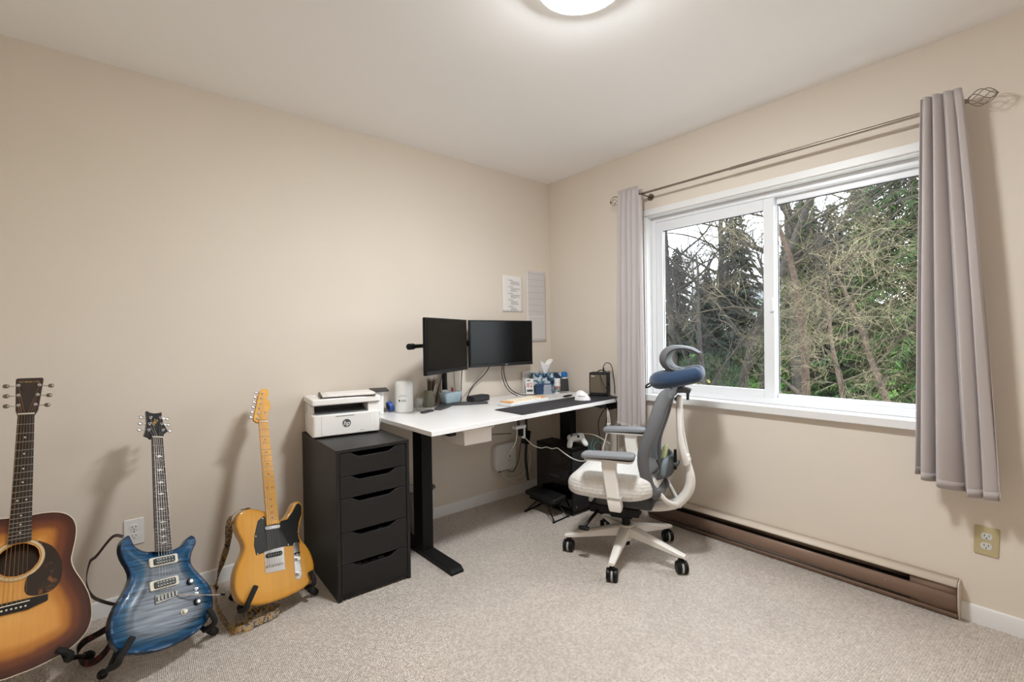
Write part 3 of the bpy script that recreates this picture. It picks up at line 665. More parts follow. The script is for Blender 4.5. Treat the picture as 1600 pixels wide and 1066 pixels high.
tag(MB().b2(-.10, .10, -.004, .004, 0, .165).build('white_board', M('card_white', '#e4e2df', .6)), 'pale flat box edge standing behind the tissue box', 'box').location = (-.225, -.022, deskz(-.22)); bpy.data.objects['white_board'].name = 'flat_box'
def bottle(name, label, x, y, prof, mats, cap):
    o = thing(name, label, 'bottle', (x, y, deskz(x))); MB().lathe(prof, 24).build('bottle_body', mats[0], o); MB().lathe(cap, 24).build('cap', mats[1], o)
    if len(mats) > 2: zlo, zhi, r = mats[3]; MB().lathe([(r, zlo), (r, zhi)], 24).build('label', mats[2], o, fix=False)
bottle('pill_bottle', 'white supplement bottle with green and red label', -.163, -.237, [(.026, 0), (.028, .004), (.028, .07), (.022, .078), (.001, .078)], (M('bottle_white', '#e8e6e4', .4), M('cap_white', '#f0eeee', .4), blue_print('supplement_label', '#b9c7b2', '#d08468', 40, 'NOISE'), (.010, .055, .0283)), [(.024, .078), (.026, .08), (.026, .108), (.022, .111), (.001, .111)])
bottle('spray_bottle', 'slim white bottle with bright blue cap in the desk corner', -.072, -.218, [(.024, 0), (.026, .004), (.026, .10), (.018, .115), (.001, .115)], (M('bottle_white', '#e8e6e4', .4), M('cap_blue', '#1d6fb8', .4), M('label_navy', '#22365e', .5), (.02, .055, .0263)), [(.018, .113), (.026, .118), (.026, .145), (.014, .155), (.001, .155)])
o = thing('phone_charger', 'black phone leaning on a white charging stand', 'phone', (-.165, -.310, deskz(-.165)), (0, 0, math.radians(-35)))
MB().prism(rrect(.075, .06, .02), 0, .006).build('stand_base', M('stand_base_white', '#dedee0', .4), o, bevel=.002)
MB().box((0, .012, .045), (.04, .008, .075), R=Rx(-18)).build('stand_back', WHITE, o, bevel=.003); MB().box((.0, .0, .068), (.060, .008, .095), R=Rx(-18)).build('phone_slab', M('phone_black', '#121316', .3), o, bevel=.003)
# small amplifier
o = thing('guitar_amplifier', 'small black practice amplifier with tan grille on the desk end', 'amplifier', (-.116, -.590, deskz(-.1)+.0036), (0, 0, math.radians(-64)))
MB().b2(-.065, .065, 0, .095, .003, .165).build('cabinet', M('amp_tolex', '#161515', .7, bump=.3, bscale=500), o, bevel=.004)
MB().b2(-.057, .057, -.003, .004, .022, .150).build('grille_cloth', M('amp_grille', '#6d6353', .9, bump=.4, bscale=700), o, bevel=.002)
MB().b2(-.048, -.024, -.0042, -.0028, .136, .145).build('badge', CHROME, o, smooth=0)
for x, y in ((-.055, .01), (.055, .01), (-.055, .085), (.055, .085)): MB().cyl((x, y, 0), (x, y, .004), .006, n=10).build('rubber_foot', RUBBER, o)
MB().tube(smoothpath([(-.02, .05, .164), (.0, .05, .178), (.03, .05, .178), (.05, .05, .164)], 6), .004, 6).build('carry_handle', BLACK, o); MB().cyl((.066, .03, .09), (.074, .03, .09), .012, n=14).build('strap_button', BLACK, o)
BC = M('black_cable', '#151515', .5); WC = M('white_cable', '#dad7d0', .5); TC = M('teal_cable', '#3e7f80', .5); GC = M('grey_cable', '#8f8c86', .5)
A_ = Vector(o.location)
cable('black jack cable looping from the amplifier top behind the curtain', [A_+Vector((.035, -.02, .165)), A_+Vector((.035, -.02, .205)), A_+Vector((.045, -.04, .235)), A_+Vector((.06, -.07, .215)), A_+Vector((.068, -.085, .12)), A_+Vector((.07, -.09, .02))], .0028, BC)
tag(MB().cyl(A_+Vector((.035, -.02, .163)), A_+Vector((.035, -.02, .20)), .0052, n=10).build('jack_plug', BLACK), 'black jack plug in the amplifier top', 'plug')
cable('black cable crossing the amplifier front down over the desk edge', [A_+Vector((-.01, -.025, .166)), A_+Vector((-.028, -.055, .12)), A_+Vector((-.02, -.11, .03)), A_+Vector((-.012, -.155, .004)), A_+Vector((-.01, -.168, -.03)), A_+Vector((.0, -.16, -.10)), A_+Vector((.01, -.15, -.40))], .0028, BC)

# monitor cables against the wall
dz = deskz(-.9)
cable('black monitor cable hanging behind the angled monitor', [(-1.16, -.22, 1.03), (-1.13, -.16, .95), (-1.085, -.04, .86), (-1.09, -.020, .772)], .003, BC, group='monitor cables')
cable('pale thin cable hanging between the two monitors', [(-.985, -.10, 1.15), (-.965, -.05, 1.0), (-.955, -.04, .9), (-.95, -.05, .77)], .002, GC, group='monitor cables')
cable('black cable drooping between the two monitors', [(-.95, -.12, 1.16), (-.915, -.08, 1.05), (-.905, -.05, .93), (-.92, -.06, .77)], .0032, BC, group='monitor cables')
cable('thick black cable slanting under the flat monitor', [(-.665, -.07, 1.02), (-.70, -.05, .95), (-.80, -.020, .85), (-.84, -.013, .769)], .0038, BC, group='monitor cables')
cable('thin grey cable slanting under the flat monitor', [(-.68, -.06, 1.02), (-.76, -.022, .9), (-.90, -.014, .766)], .0018, GC, group='monitor cables')
cable('black power cable curling onto the desk behind the keyboard', [(-.545, -.07, 1.02), (-.53, -.05, .93), (-.50, -.07, .83), (-.455, -.13, .782), (-.39, -.18, .777), (-.345, -.20, .777)], .0034, BC, group='monitor cables')
cable('second black cable dropping beside the power cable', [(-.56, -.07, 1.02), (-.55, -.05, .92), (-.53, -.09, .82), (-.505, -.17, .776)], .0032, BC, group='monitor cables')
cable('white mouse lead lying behind the desk mat', [(-.42, -.40, .777), (-.35, -.38, .776), (-.29, -.36, .776), (-.26, -.39, .776), (-.22, -.42, .776)], .0022, WC)
tag(MB().box((-.26, -.43, .7795), (.09, .03, .008), R=Rz(15)).build('usb_hub', BLACK, bevel=.003), 'flat black hub on the desk behind the white mouse', 'hub')

# ------------------------------------------------------------------ below the desk
o = thing('wall_router', 'white square network box mounted on the wall under the desk', 'router', (-.520, -.001, .318))
MB().prism(rrect(.200, .198, .034, 8), 0, .048, R=Matrix(((1, 0, 0), (0, 0, -1), (0, 1, 0)))).build('shell', M('router_white', '#dcdbd8', .4), o, bevel=.010, seg=3)
MB().cyl((.035, -.0475, .0), (.035, -.049, .0), .006, n=14).build('emblem', L2, o); MB().b2(.02, .055, -.0486, -.048, -.032, -.027).build('model_print', L1, o, smooth=0)
for x in (-.045, -.015, .0): MB().box((x, -.022, -.103), (.014, .014, .018)).build('port_plug', BLACK if x < -.03 else GC, o, bevel=.001)
o = thing('usb_charger', 'white charger block plugged in under the desktop', 'charger', (-.640, -.345, .565))
MB().b2(-.050, .042, -.02, .02, .022, .044).build('charger_bar', WHITE, o, bevel=.004); MB().cyl((-.01, 0, .04), (-.01, 0, .17), .010, n=12).build('hanger', DKGREY, o); MB().b2(-.004, .022, -.015, .015, -.03, .022).build('black_adapter', BLACK, o, bevel=.003); MB().b2(.024, .042, -.012, .012, -.05, .022).build('white_adapter', WHITE, o, bevel=.003)
cable('long wavy white cable running in front of the computer tower', [(-.605, -.36, .52), (-.575, -.40, .475), (-.54, -.44, .455), (-.515, -.47, .462), (-.49, -.50, .452), (-.47, -.53, .458), (-.45, -.57, .43), (-.43, -.63, .40), (-.42, -.70, .395), (-.41, -.78, .42)], .0036, WC)
cable('white cable hanging from the charger to the coiled leads', [(-.665, -.35, .60), (-.663, -.33, .50), (-.655, -.25, .40), (-.60, -.16, .33), (-.50, -.13, .28)], .0036, WC)
for k, (dx, dzz, lab) in enumerate(((0, 0, 'upper'), (.015, -.02, 'middle'), (-.02, -.04, 'lowest'))):
    cable(lab+' cream lead looping below the wall router', [(-.552+.018*k, -.024, .212), (-.545+.016*k, -.026-.012*k, .180-.014*k), (-.45+.012*k, -.032-.022*k, .165-.024*k), (-.375+.012*k, -.042-.026*k, .19-.018*k), (-.350+.012*k, -.045-.028*k, .27), (-.358+.012*k, -.045-.028*k, .34)], .0046, M('cream_cable', '#d8d2c0', .5), group='cream router leads')
cable('dark lead curving from the tray towards the router', [(-1.09, -.55, .69), (-.98, -.3, .58), (-.82, -.1, .53), (-.62, -.05, .50), (-.46, -.04, .48)], .003, BC)
cable('dark lead looping beside the router', [(-.50, -.024, .212), (-.44, -.03, .19), (-.40, -.04, .26), (-.385, -.05, .36), (-.375, -.06, .45)], .003, BC)
cable('black bundle of leads running down beside the computer tower', [(-.395, -.15, .74), (-.40, -.14, .6), (-.39, -.13, .45), (-.40, -.13, .3), (-.39, -.14, .14)], .010, BC)
tag(MB().box((-.40, -.135, .46), (.05, .045, .10), R=Ry(12)).build('power_adapter', BLACK, bevel=.006), 'black power adapter hanging beside the tower', 'adapter')

# computer tower with tinted side glass
o = thing('computer_tower', 'black computer tower with tinted glass side under the desk', 'computer', (-.405, -.600, 0))
PC = M('pc_black', '#0a0a0b', .45, spec=.25); PW_, PD_, PH = .160, .345, .455
m = MB(); m.b2(0, PW_, 0, PD_, PH-.02, PH).b2(0, PW_, 0, PD_, .012, .03).b2(PW_-.004, PW_, 0, PD_, .02, PH-.01).b2(0, PW_, PD_-.004, PD_, .02, PH-.01).b2(0, PW_, 0, .018, .02, PH-.01); m.build('chassis', PC, o, bevel=.003)
MB().b2(.004, PW_-.004, -.006, .003, .03, PH-.03).build('front_mesh', M('pc_mesh', '#17171a', .6, bump=.4, bscale=900), o, bevel=.002)
TG = glass_mat('tinted_glass', (.22, .21, .22), .06); MB().add([(-.001, .006, .03), (-.001, PD_-.004, .03), (-.001, PD_-.004, PH-.02), (-.001, .006, PH-.02)], [(0, 1, 2, 3)]).build('side_glass', TG, o, smooth=0, fix=False)
MB().b2(.120, .126, .04, PD_-.02, .13, PH-.03).build('motherboard', M('pcb', '#2b2a30', .5, var=.4, vscale=60), o, smooth=0); MB().b2(.02, .12, .07, .30, .215, .255).build('graphics_card', M('gpu_grey', '#4a4547', .4), o, bevel=.003)
MB().b2(.0185, .0196, .14, .24, .228, .240).build('card_stripe', M('print_pale', '#9b9598', .5), o, smooth=0)
MB().b2(.005, .15, .02, PD_-.02, .03, .12).build('psu_shroud', M('shroud', '#161517', .5), o, smooth=0); MB().cyl((.05, .19, .35), (.12, .19, .35), .045, n=24).build('cpu_cooler', M('cooler', '#3a3638', .4), o)
for z in (.17, .28, .385): MB().cyl((.055, .02, z), (.055, .045, z), .046, n=20).build('case_fan', M('fan_dark', '#242226', .5), o)
for x in (.02, PW_-.02):
    for y in (.03, PD_-.03): MB().cyl((x, y, 0), (x, y, .013), .012, n=12).build('case_foot', RUBBER, o)
MB().cyl((.03, -.006, .06), (.03, -.009, .06), .006, n=12).build('power_button', CHROME, o)
# game controller on the tower
o = thing('game_controller', 'white game controller resting on top of the computer tower', 'controller', (-.315, -.555, .509), (math.radians(38), math.radians(-8), math.radians(-42)))
q = MB(); q.sup((0, 0, 0), (.12, .062, .04), .8, .6, 24, 12); q.sup((-.048, -.042, -.002), (.038, .085, .034), .9, .8, 16, 12, R=Rz(-18)); q.sup((.048, -.042, -.002), (.038, .085, .034), .9, .8, 16, 12, R=Rz(18))
q.build('shell', M('pad_white', '#dfe0e0', .4), o, smooth=180)
for x, y in ((-.028, .008), (.016, -.012)): MB().cyl((x, y, .015), (x, y, .028), .008, n=14).build('thumbstick', DKGREY, o)
MB().box((0, .01, .0185), (.036, .02, .004)).build('touch_panel', M('pad_grey', '#9fa3a6', .35), o, bevel=.002)
cable('white lead rising from the controller towards the cable bundle', [(-.33, -.53, .488), (-.33, -.53, .515), (-.26, -.56, .528), (-.2, -.62, .52), (-.15, -.68, .48), (-.13, -.70, .46)], .003, WC)
# cable bundle hanging under the right end of the desk
ps = thing('power_strip', 'black power strip screwed under the desk end', 'power strip', (-.085, -.70, .70))
MB().b2(-.075, .06, -.022, .022, 0, .040).build('strip_case', BLACK, ps, bevel=.004); MB().b2(-.15, -.09, -.015, .01, .015, .035).build('plug_block', M('plug_dark', '#26262a', .5), ps, bevel=.003)
for k in range(3):
    cable(['front', 'middle', 'rear'][k]+' white lead hanging in a knotted bundle below the power strip', [(-.166+.012*k, -.708+.004*k, .712), (-.168+.012*k, -.712+.003*k, .66), (-.160+.010*k, -.708+[0, .009, 0][k], .60), (-.170+.014*k, -.712+.014*k, .555), (-.18+.03*k, -.70+.022*k, .50), (-.21+.05*k, -.70+.026*k, .43), (-.19+.035*k, -.71+.024*k, .37)], .0046, WC, group='white hanging leads')
tag(MB().sup((-.150, -.705, .60), (.034, .026, .016), .6, 1, 14, 8).build('cable_tie', M('tie_white', '#e2e0dc', .6)), 'white tie around the hanging lead bundle', 'cable tie')
for k in range(3):
    a0 = k*.9; pts = [(-.19+.045*math.cos(a0+i*.8)+.01*k, -.645+.018*math.sin(a0+i*.8)+.030*k, .44+.055*math.sin(i*.8+k)-.012*i) for i in range(8)]
    cable(['tight', 'loose', 'slack'][k]+' teal lead coiled under the desk end', pts, .0034, TC, group='teal coiled leads')
for k, x in enumerate((-.06, -.12)): cable(['thin black lead dropping to the corner outlet', 'thin black lead hanging near the corner outlet'][k], [(x, -.66, .71), (x-.01, -.62+.02*k, .6), (x+.01, -.6, .45), (x+.03, -.58, .30), (x+.04, -.60, .12)], .0028, BC)
cable('black loop of lead hanging behind the rear desk leg', [(-.125, -.27, .738), (-.10, -.26, .67), (-.07, -.27, .60), (-.10, -.28, .55), (-.15, -.275, .60)], .0032, BC)
# folding foot stand
o = thing('folding_stand', 'black folding stand with flat top board before the tower', 'foot stand', (-.488, -.425, 0))
MB().box((.0, .0, .125), (.115, .285, .030), R=Ry(-6)).build('top_board', M('stand_black', '#121214', .5), o, bevel=.006)
MB().box((.0, .0, .100), (.095, .22, .03), R=Ry(-6)).build('under_frame', BLACK, o, bevel=.004)
for pts in ([(.03, .05, .10), (-.075, .11, .006)], [(-.03, -.03, .10), (-.078, -.165, .006)], [(.03, -.05, .10), (.055, -.157, .006)], [(-.082, -.166, .006), (.060, -.156, .006)], [(-.09, .10, .006), (.06, .125, .006)]): MB().cyl(pts[0], pts[1], .0048, n=10).build('leg', BLKMET, o)
for pts in ((-.082, -.166), (.060, -.156), (-.09, .10), (.06, .125)): MB().sup((pts[0], pts[1], .007), (.024, .016, .014), .7, .7, 12, 8).build('rubber_foot', RUBBER, o)
# pale bin behind the front desk leg
p = at(663, 833, z=0)
o = thing('waste_bin', 'pale plastic waste bin behind the desk leg', 'bin', (p.x, p.y+.056, 0))
MB().lathe([(.072, .002), (.075, .004), (.100, .262), (.097, .262), (.072, .008), (.001, .008)], 32).build('tub', M('bin_pale', '#bfc0bb', .5), o)
MB().lathe([(.099, .255), (.1035, .257), (.1035, .267), (.099, .269), (.096, .262), (.099, .255)], 32).build('rim', M('bin_rim', '#a7a8a5', .5), o)

# ------------------------------------------------------------------ office chair (local: x forward, y to the sitter's left, z up)
CHA = 115.0
chm = Matrix.Translation((-.565, -1.130, 0)) @ Matrix.Rotation(math.radians(CHA), 4, 'Z')
ch = thing('office_chair', 'white and grey mesh office chair with headrest on five casters', 'chair', mat=chm)
CW = M('chair_white', '#dedad4', .42); CG = M('chair_grey', '#646568', .6, spec=.3); CG2 = M('chair_dark_grey', '#4d4f52', .6)
BX, BY = -.0215, .026                                      # centre of the star base
def local_ang(wdeg): return math.radians(wdeg-CHA)
wheel_me = None
for k in range(5):
    a = local_ang(60+72*k); c, s = math.cos(a), math.sin(a)
    def P(r, z, o=0): return (BX+r*c-o*s, BY+r*s+o*c, z)
    secs = [(.02, .116, .166, .027), (.07, .112, .160, .026), (.16, .102, .139, .022), (.26, .091, .116, .0185), (.315, .086, .104, .0165), (.335, .086, .100, .014)]
    rows = []
    for r, z0, z1, hw in secs:
        rows.append([P(r, z0, -hw*.9), P(r, z0, hw*.9), P(r, z1-.006, hw), P(r, z1, hw*.7), P(r, z1, -hw*.7), P(r, z1-.006, -hw), P(r, z0, -hw*.9)])
    m = MB().grid(rows); m.f += [tuple(range(6)), tuple(5*7+i for i in range(6))]; m.build('base_leg', CW, ch, smooth=45)
    co = bpy.data.objects.new('caster', None); COL.objects.link(co); co.parent = ch; co.empty_display_size = .02
    q = local_ang(217+[8, -10, -4, 12, 20][k]); co.matrix_local = Matrix.Translation(P(.318, 0)) @ Matrix.Rotation(q, 4, 'Z')
    if wheel_me is None:
        w1 = MB().lathe([(.004, -.011), (.026, -.011), (.031, -.007), (.031, .007), (.026, .011), (.004, .011)], 24, c=(-.012, .017, .031), R=Rx(90)).build('wheel', BLACK, co)
        ho = MB(); ho.tube(smoothpath([(-.045, 0, .040), (-.036, 0, .060), (-.012, 0, .070), (.010, 0, .066)], 6), .012, 8, flat=.5).cyl((0, 0, .055), (0, 0, .090), .0055, n=10)
        w2 = ho.build('caster_hood', BLACK, co)
        w3 = MB().lathe([(.004, -.005), (.0316, -.005), (.0316, .005), (.004, .005)], 24, c=(-.012, 0, .031), R=Rx(90)).build('wheel_band', M('caster_grey', '#9b9c9e', .4), co)
        wheel_me = (w1, w2, w3); shared(w1, co, (0, -.034, 0))
    else:
        w1, w2, w3 = wheel_me; shared(w1, co); shared(w1, co, (0, -.034, 0)); shared(w2, co); shared(w3, co)
MB().lathe([(.028, .085), (.038, .115), (.044, .160), (.036, .170), (.001, .170)], 24, c=(BX, BY, 0)).build('hub', CW, ch)
MB().cyl((BX, BY, .06), (BX, BY, .15), .019, n=18).build('gas_cylinder', BLACK, ch); MB().cyl((BX, BY, .15), (BX, BY, .235), .023, n=18).build('column_sleeve', BLACK, ch)
m = MB(); m.b2(-.10, .17, -.075, .075, .225, .275).b2(-.06, .06, -.055, .055, .205, .235); m.build('mechanism', BLACK, ch, bevel=.008)
MB().b2(-.18, .12, -.14, .14, .292, .365).build('seat_pan', DKGREY, ch, bevel=.02)
MB().tube(smoothpath([(.12, .06, .24), (.135, .13, .225), (.15, .18, .205), (.165, .20, .185)], 5), .008, 8).build('lever', BLACK, ch)
MB().sup((.165, .20, .182), (.06, .03, .02), .6, .6, 14, 8).build('lever_paddle', BLACK, ch)
# seat cushion in a quilted white cover
def quilt():
    m = M('quilted_white_cover', '#dcdbd8', .85, spec=.2); nt = m.node_tree; N = nt.nodes.new; L = nt.links.new
    tc = N('ShaderNodeTexCoord'); mp = N('ShaderNodeMapping'); mp.inputs['Rotation'].default_value = (0, 0, math.radians(45)); L(tc.outputs['Object'], mp.inputs[0])
    ck = N('ShaderNodeTexChecker'); ck.inputs['Scale'].default_value = 48; L(mp.outputs[0], ck.inputs['Vector'])
    v = N('ShaderNodeTexVoronoi'); v.inputs['Scale'].default_value = 55; v.inputs['Randomness'].default_value = .2; L(mp.outputs[0], v.inputs['Vector'])
    n = N('ShaderNodeTexNoise'); n.inputs['Scale'].default_value = 14; L(tc.outputs['Object'], n.inputs['Vector'])
    ad = N('ShaderNodeMath'); ad.operation = 'ADD'; L(v.outputs['Distance'], ad.inputs[0]); L(n.outputs[0], ad.inputs[1])
    bp = N('ShaderNodeBump'); bp.inputs['Strength'].default_value = .5; bp.inputs['Distance'].default_value = .006; L(ad.outputs[0], bp.inputs['Height']); L(bp.outputs[0], bsdf(m).inputs['Normal'])
    mx = N('ShaderNodeMixRGB'); mx.inputs[1].default_value = lin('#dedcd8'); mx.inputs[2].default_value = lin('#d9d7d3'); L(ck.outputs['Fac'], mx.inputs[0]); L(mx.outputs[0], bsdf(m).inputs['Base Color']); return m
rows = []; NU = 44
for i in range(NU):
    t = 2*math.pi*i/NU; ct, st = math.cos(t), math.sin(t); r_ = []
    for j in range(17):
        u = j/16; ang = math.pi*(u-.5); sq = math.copysign(abs(math.cos(ang))**.42, 1); zz = math.copysign(abs(math.sin(ang))**.62, math.sin(ang))
        ex = math.copysign(abs(ct)**.52, ct)*.245*sq; ey = math.copysign(abs(st)**.52, st)*.255*sq
        z = .414+zz*.068
        z += -.030*max(0, ex-.12)**1.0/.12*(1 if zz > 0 else .3) + (.020*(abs(ey)/.25)**2 if zz > 0 else 0) + .012*max(0, -ex-.1)/.1
        r_.append((.030+ex, ey, z))
    rows.append(r_)
rows.append(rows[0]); MB().grid(rows).build('seat', quilt(), ch, smooth=180)
# backrest: grey frame loop following a bowed profile, with mesh inside
prof = smoothpath([(-.205, 0, .398), (-.172, 0, .440), (-.160, 0, .500), (-.150, 0, .560), (-.158, 0, .630), (-.195, 0, .740), (-.232, 0, .862), (-.258, 0, .905)], 6)
def bw(z): t = (z-.398)/(.905-.398); return .115+.105*math.sin(math.pi*min(1, .18+.62*t))**1.0 if t < .55 else .115+.105*math.sin(math.pi*(.18+.62*.55))*(1-((t-.55)/.45)**2*.62)
Lf = [Vector((p.x, bw(p.z), p.z)) for p in prof]; Rt = [Vector((p.x, -bw(p.z), p.z)) for p in prof]
def cross(A, B, n): return [A.lerp(B, i/n)+Vector((-.022*math.sin(math.pi*i/n), 0, 0)) for i in range(1, n)]
loop = Lf+cross(Lf[-1], Rt[-1], 6)+Rt[::-1]+cross(Rt[0], Lf[0], 6)
fr = MB().tube(loop, .030, 12, closed=True, flat=.42, up=(0, 1, 0)); fr.build('back_frame', CG, ch, smooth=180)
rows = [[Lf[i].lerp(Rt[i], k/12)+Vector((-.030*math.sin(math.pi*k/12), 0, 0)) for k in range(13)] for i in range(len(prof))]
MESH = bpy.data.materials.new('grey_mesh_fabric'); MESH.use_nodes = True
bsdf(MESH).inputs['Base Color'].default_value = lin('#6a6c70'); bsdf(MESH).inputs['Roughness'].default_value = .8; bsdf(MESH).inputs['Alpha'].default_value = .82
MB().grid(rows).build('back_mesh', MESH, ch, smooth=180, fix=False)
# lumbar piece with pale green pad
m = MB(); rows = []
for j in range(9):
    t = j/8; z = .470+.10*t; rows.append([(-.205-.055*math.sin(math.pi*k/10)-.018*math.sin(math.pi*t), -.15+.30*k/10, z) for k in range(11)])
MB().grid(rows).build('lumbar_plate', CG2, ch, smooth=180, solid=.014)
MB().sup((-.232, .06, .585), (.026, .11, .09), .6, .6, 16, 10, R=Ry(-12)).build('lumbar_pad', M('pale_green', '#c3cf9a', .7), ch)
MB().sup((-.235, .085, .525), (.03, .14, .10), .5, .5, 16, 10, R=Ry(-10)).build('lumbar_pocket', M('slate_cloth', '#6f7a82', .8), ch)
MB().b2(-.290, -.276, .02, .045, .500, .605).build('back_latch', BLACK, ch, bevel=.004); MB().b2(-.30, -.20, -.02, .05, .520, .538).build('latch_bar', CG2, ch, bevel=.004)
# white rear spine
for s in (-1, 1):
    sp = smoothpath([(-.303, s*.022, .882), (-.303, s*.034, .800), (-.308, s*.046, .690), (-.324, s*.046, .590), (-.336, s*.030, .530)], 6)
    MB().tube(sp, [.013+.005*(i/len(sp)) for i in range(len(sp))], 10, flat=1.1, up=(0, 1, 0)).build('spine_strut', CW, ch, smooth=180)
sp = smoothpath([(-.332, 0, .575), (-.338, 0, .530), (-.352, 0, .470), (-.352, 0, .420), (-.335, 0, .370), (-.295, 0, .320), (-.245, 0, .295), (-.180, 0, .280), (-.09, 0, .270)], 6)
MB().tube(sp, [.026+.010*min(1, i/20) for i in range(len(sp))], 12, flat=.72, up=(1, 0, .35)).build('spine_bow', CW, ch, smooth=180)
MB().cyl((-.334, -.038, .542), (-.334, .038, .542), .022, n=20).build('spine_joint', CW2 if 'CW2' in globals() else M('chair_white_cap', '#c9c6c1', .45), ch, bevel=.003)
MB().cyl((-.290, -.032, .868), (-.290, .032, .868), .010, n=16).build('upper_pivot', M('pivot_dark', '#3c3d40', .4), ch)
for s in (-1, 1): MB().tube(smoothpath([(-.30, 0, .300), (-.25, s*.10, .345), (-.205, s*.13, .405)], 6), .013, 8).build('back_yoke', CW, ch, smooth=180)
# headrest mount and curved headrest
m = MB(); m.tube(smoothpath([(-.235, 0, .893), (-.275, 0, .908), (-.330, 0, .914), (-.358, 0, .905)], 5), .026, 10, flat=.62, up=(0, 0, 1)); m.build('head_bracket', CG, ch, smooth=180)
MB().b2(-.352, -.338, -.012, .012, .862, .91).build('bracket_tab', DKGREY, ch, bevel=.003)
MB().tube(smoothpath([(-.318, 0, .905), (-.318, 0, .96), (-.308, 0, 1.0), (-.298, 0, 1.026)], 5), .014, 10).build('head_stem', CG, ch, smooth=180)
hp = smoothpath([(-.325, 0, 1.015), (-.285, 0, 1.020), (-.246, 0, 1.030), (-.224, 0, 1.058), (-.222, 0, 1.090), (-.238, 0, 1.118), (-.268, 0, 1.134), (-.306, 0, 1.136), (-.345, 0, 1.128), (-.384, 0, 1.106)], 6)
A, B = [], []
rows_o, n_ = [], len(hp)
for i, p_ in enumerate(hp):
    t = i/(n_-1); tg = (hp[min(i+1, n_-1)]-hp[max(i-1, 0)]).normalized(); nn = Vector((-tg.z, 0, tg.x)); th = .003+.013*math.sin(math.pi*min(1, .05+t*.95))**.8; wd = .085+.045*math.sin(math.pi*t)
    ringp = []
    for k in range(17):
        y = wd*math.cos(2*math.pi*k/16); e = math.copysign(abs(math.sin(2*math.pi*k/16))**.45, math.sin(2*math.pi*k/16)); bend = -.03*(y/wd)**2*(1 if True else 0)
        ringp.append(p_+nn*(th*e)+Vector((bend, y, 0)))
    rows_o.append(ringp)
m = MB().grid(rows_o); m.f += [tuple(range(16)), tuple((n_-1)*17+i for i in range(16))]; m.build('headrest', CG, ch, smooth=70)
# armrests
for s, zp, f0, f1, lab in ((1, .598, -.120, .148, 'near'), (-1, .624, -.080, .174, 'far')):
    y = s*.275; fm = (f0+f1)/2; L_ = f1-f0
    out = rrect(L_, .088, .030, 6, fm, y)
    pad = MB().prism(out, zp-.006, zp+.020)
    pad.v = [(x, yy, z-.012*max(0, (x-fm)/(L_/2))**2+.004*math.cos(3*(x-fm)/L_)) for x, yy, z in pad.v]
    pad.build('arm_pad', M('arm_pad_grey', '#85878b', .6, spec=.3), ch, bevel=.009, seg=3)
    MB().prism(rrect(L_-.02, .078, .026, 6, fm-.004, y), zp-.022, zp-.005).build('pad_tray', CW, ch, bevel=.005)
    MB().prism(rrect(L_-.006, .086, .029, 6, fm, y), zp-.009, zp-.002).build('pad_band', BLACK, ch)
    rows = []
    for z, xa, xb, hw in ((zp-.018, -.030, .045, .022), (zp-.06, -.026, .042, .020), (.40, -.044, .020, .019), (.375, -.050, .016, .024), (.345, -.055, .010, .024), (.325, -.05, .005, .020)):
        rows.append([(xa, y-hw, z), (xb, y-hw, z), (xb, y+hw, z), (xa, y+hw, z), (xa, y-hw, z)])
    m = MB().grid(rows); m.f += [(0, 1, 2, 3), (25, 26, 27, 28)]; m.build('arm_post', CW, ch, bevel=.006)
    MB().b2(-.055, .012, y-.026, y+.026, .392, .398).build('arm_collar', M('collar_grey', '#a8a5a0', .5), ch, bevel=.001)
    MB().tube(smoothpath([(-.02, y, .335), (-.02, y-s*.03, .318), (-.02, y-s*.10, .300), (-.02, s*.06, .285)], 5), .020, 10, flat=.5, up=(0, 0, 1)).build('arm_bracket', BLACK, ch, smooth=180)

# ------------------------------------------------------------------ neck pillow on the chair
NP = M('navy_velvet', '#1d3654', .75, bump=.12, bscale=35, spec=.3); bsdf(NP).inputs['Sheen Weight'].default_value = .4
npm = chm @ Matrix.Translation((-.300, 0, .979)) @ Matrix.Rotation(math.radians(8), 4, 'Y')
np_ = thing('neck_pillow', 'navy blue travel neck pillow hung over the chair headrest mount', 'pillow', mat=npm)
U = smoothpath([(-.120, .075, .012), (-.06, .090, .006), (.02, .085, 0), (.078, .045, -.002), (.092, 0, -.004), (.078, -.045, -.002), (.02, -.085, 0), (-.06, -.090, .006), (-.120, -.075, .012)], 7)
rad = [(.022 if i in (0, len(U)-1) else .061-.010*abs(i/(len(U)-1)-.5)*2) * (1 if 2 < i < len(U)-3 else .85) for i in range(len(U))]
m = MB().tube(U, rad, 18, flat=.80, up=(0, 0, 1)); m.build('cushion', NP, np_, smooth=180, subsurf=1)
MB().box((-.02, .1385, .01), (.034, .002, .016), R=Rz(2)).build('care_label', M('label_white', '#e6e6e6', .6), np_)
MB().tube(smoothpath([(.135, .02, -.008), (.165, .022, -.022), (.172, .01, -.035), (.150, 0, -.030), (.138, .0, -.014)], 6), .0045, 8).build('hanging_loop', M('loop_dark', '#20242b', .7), np_)

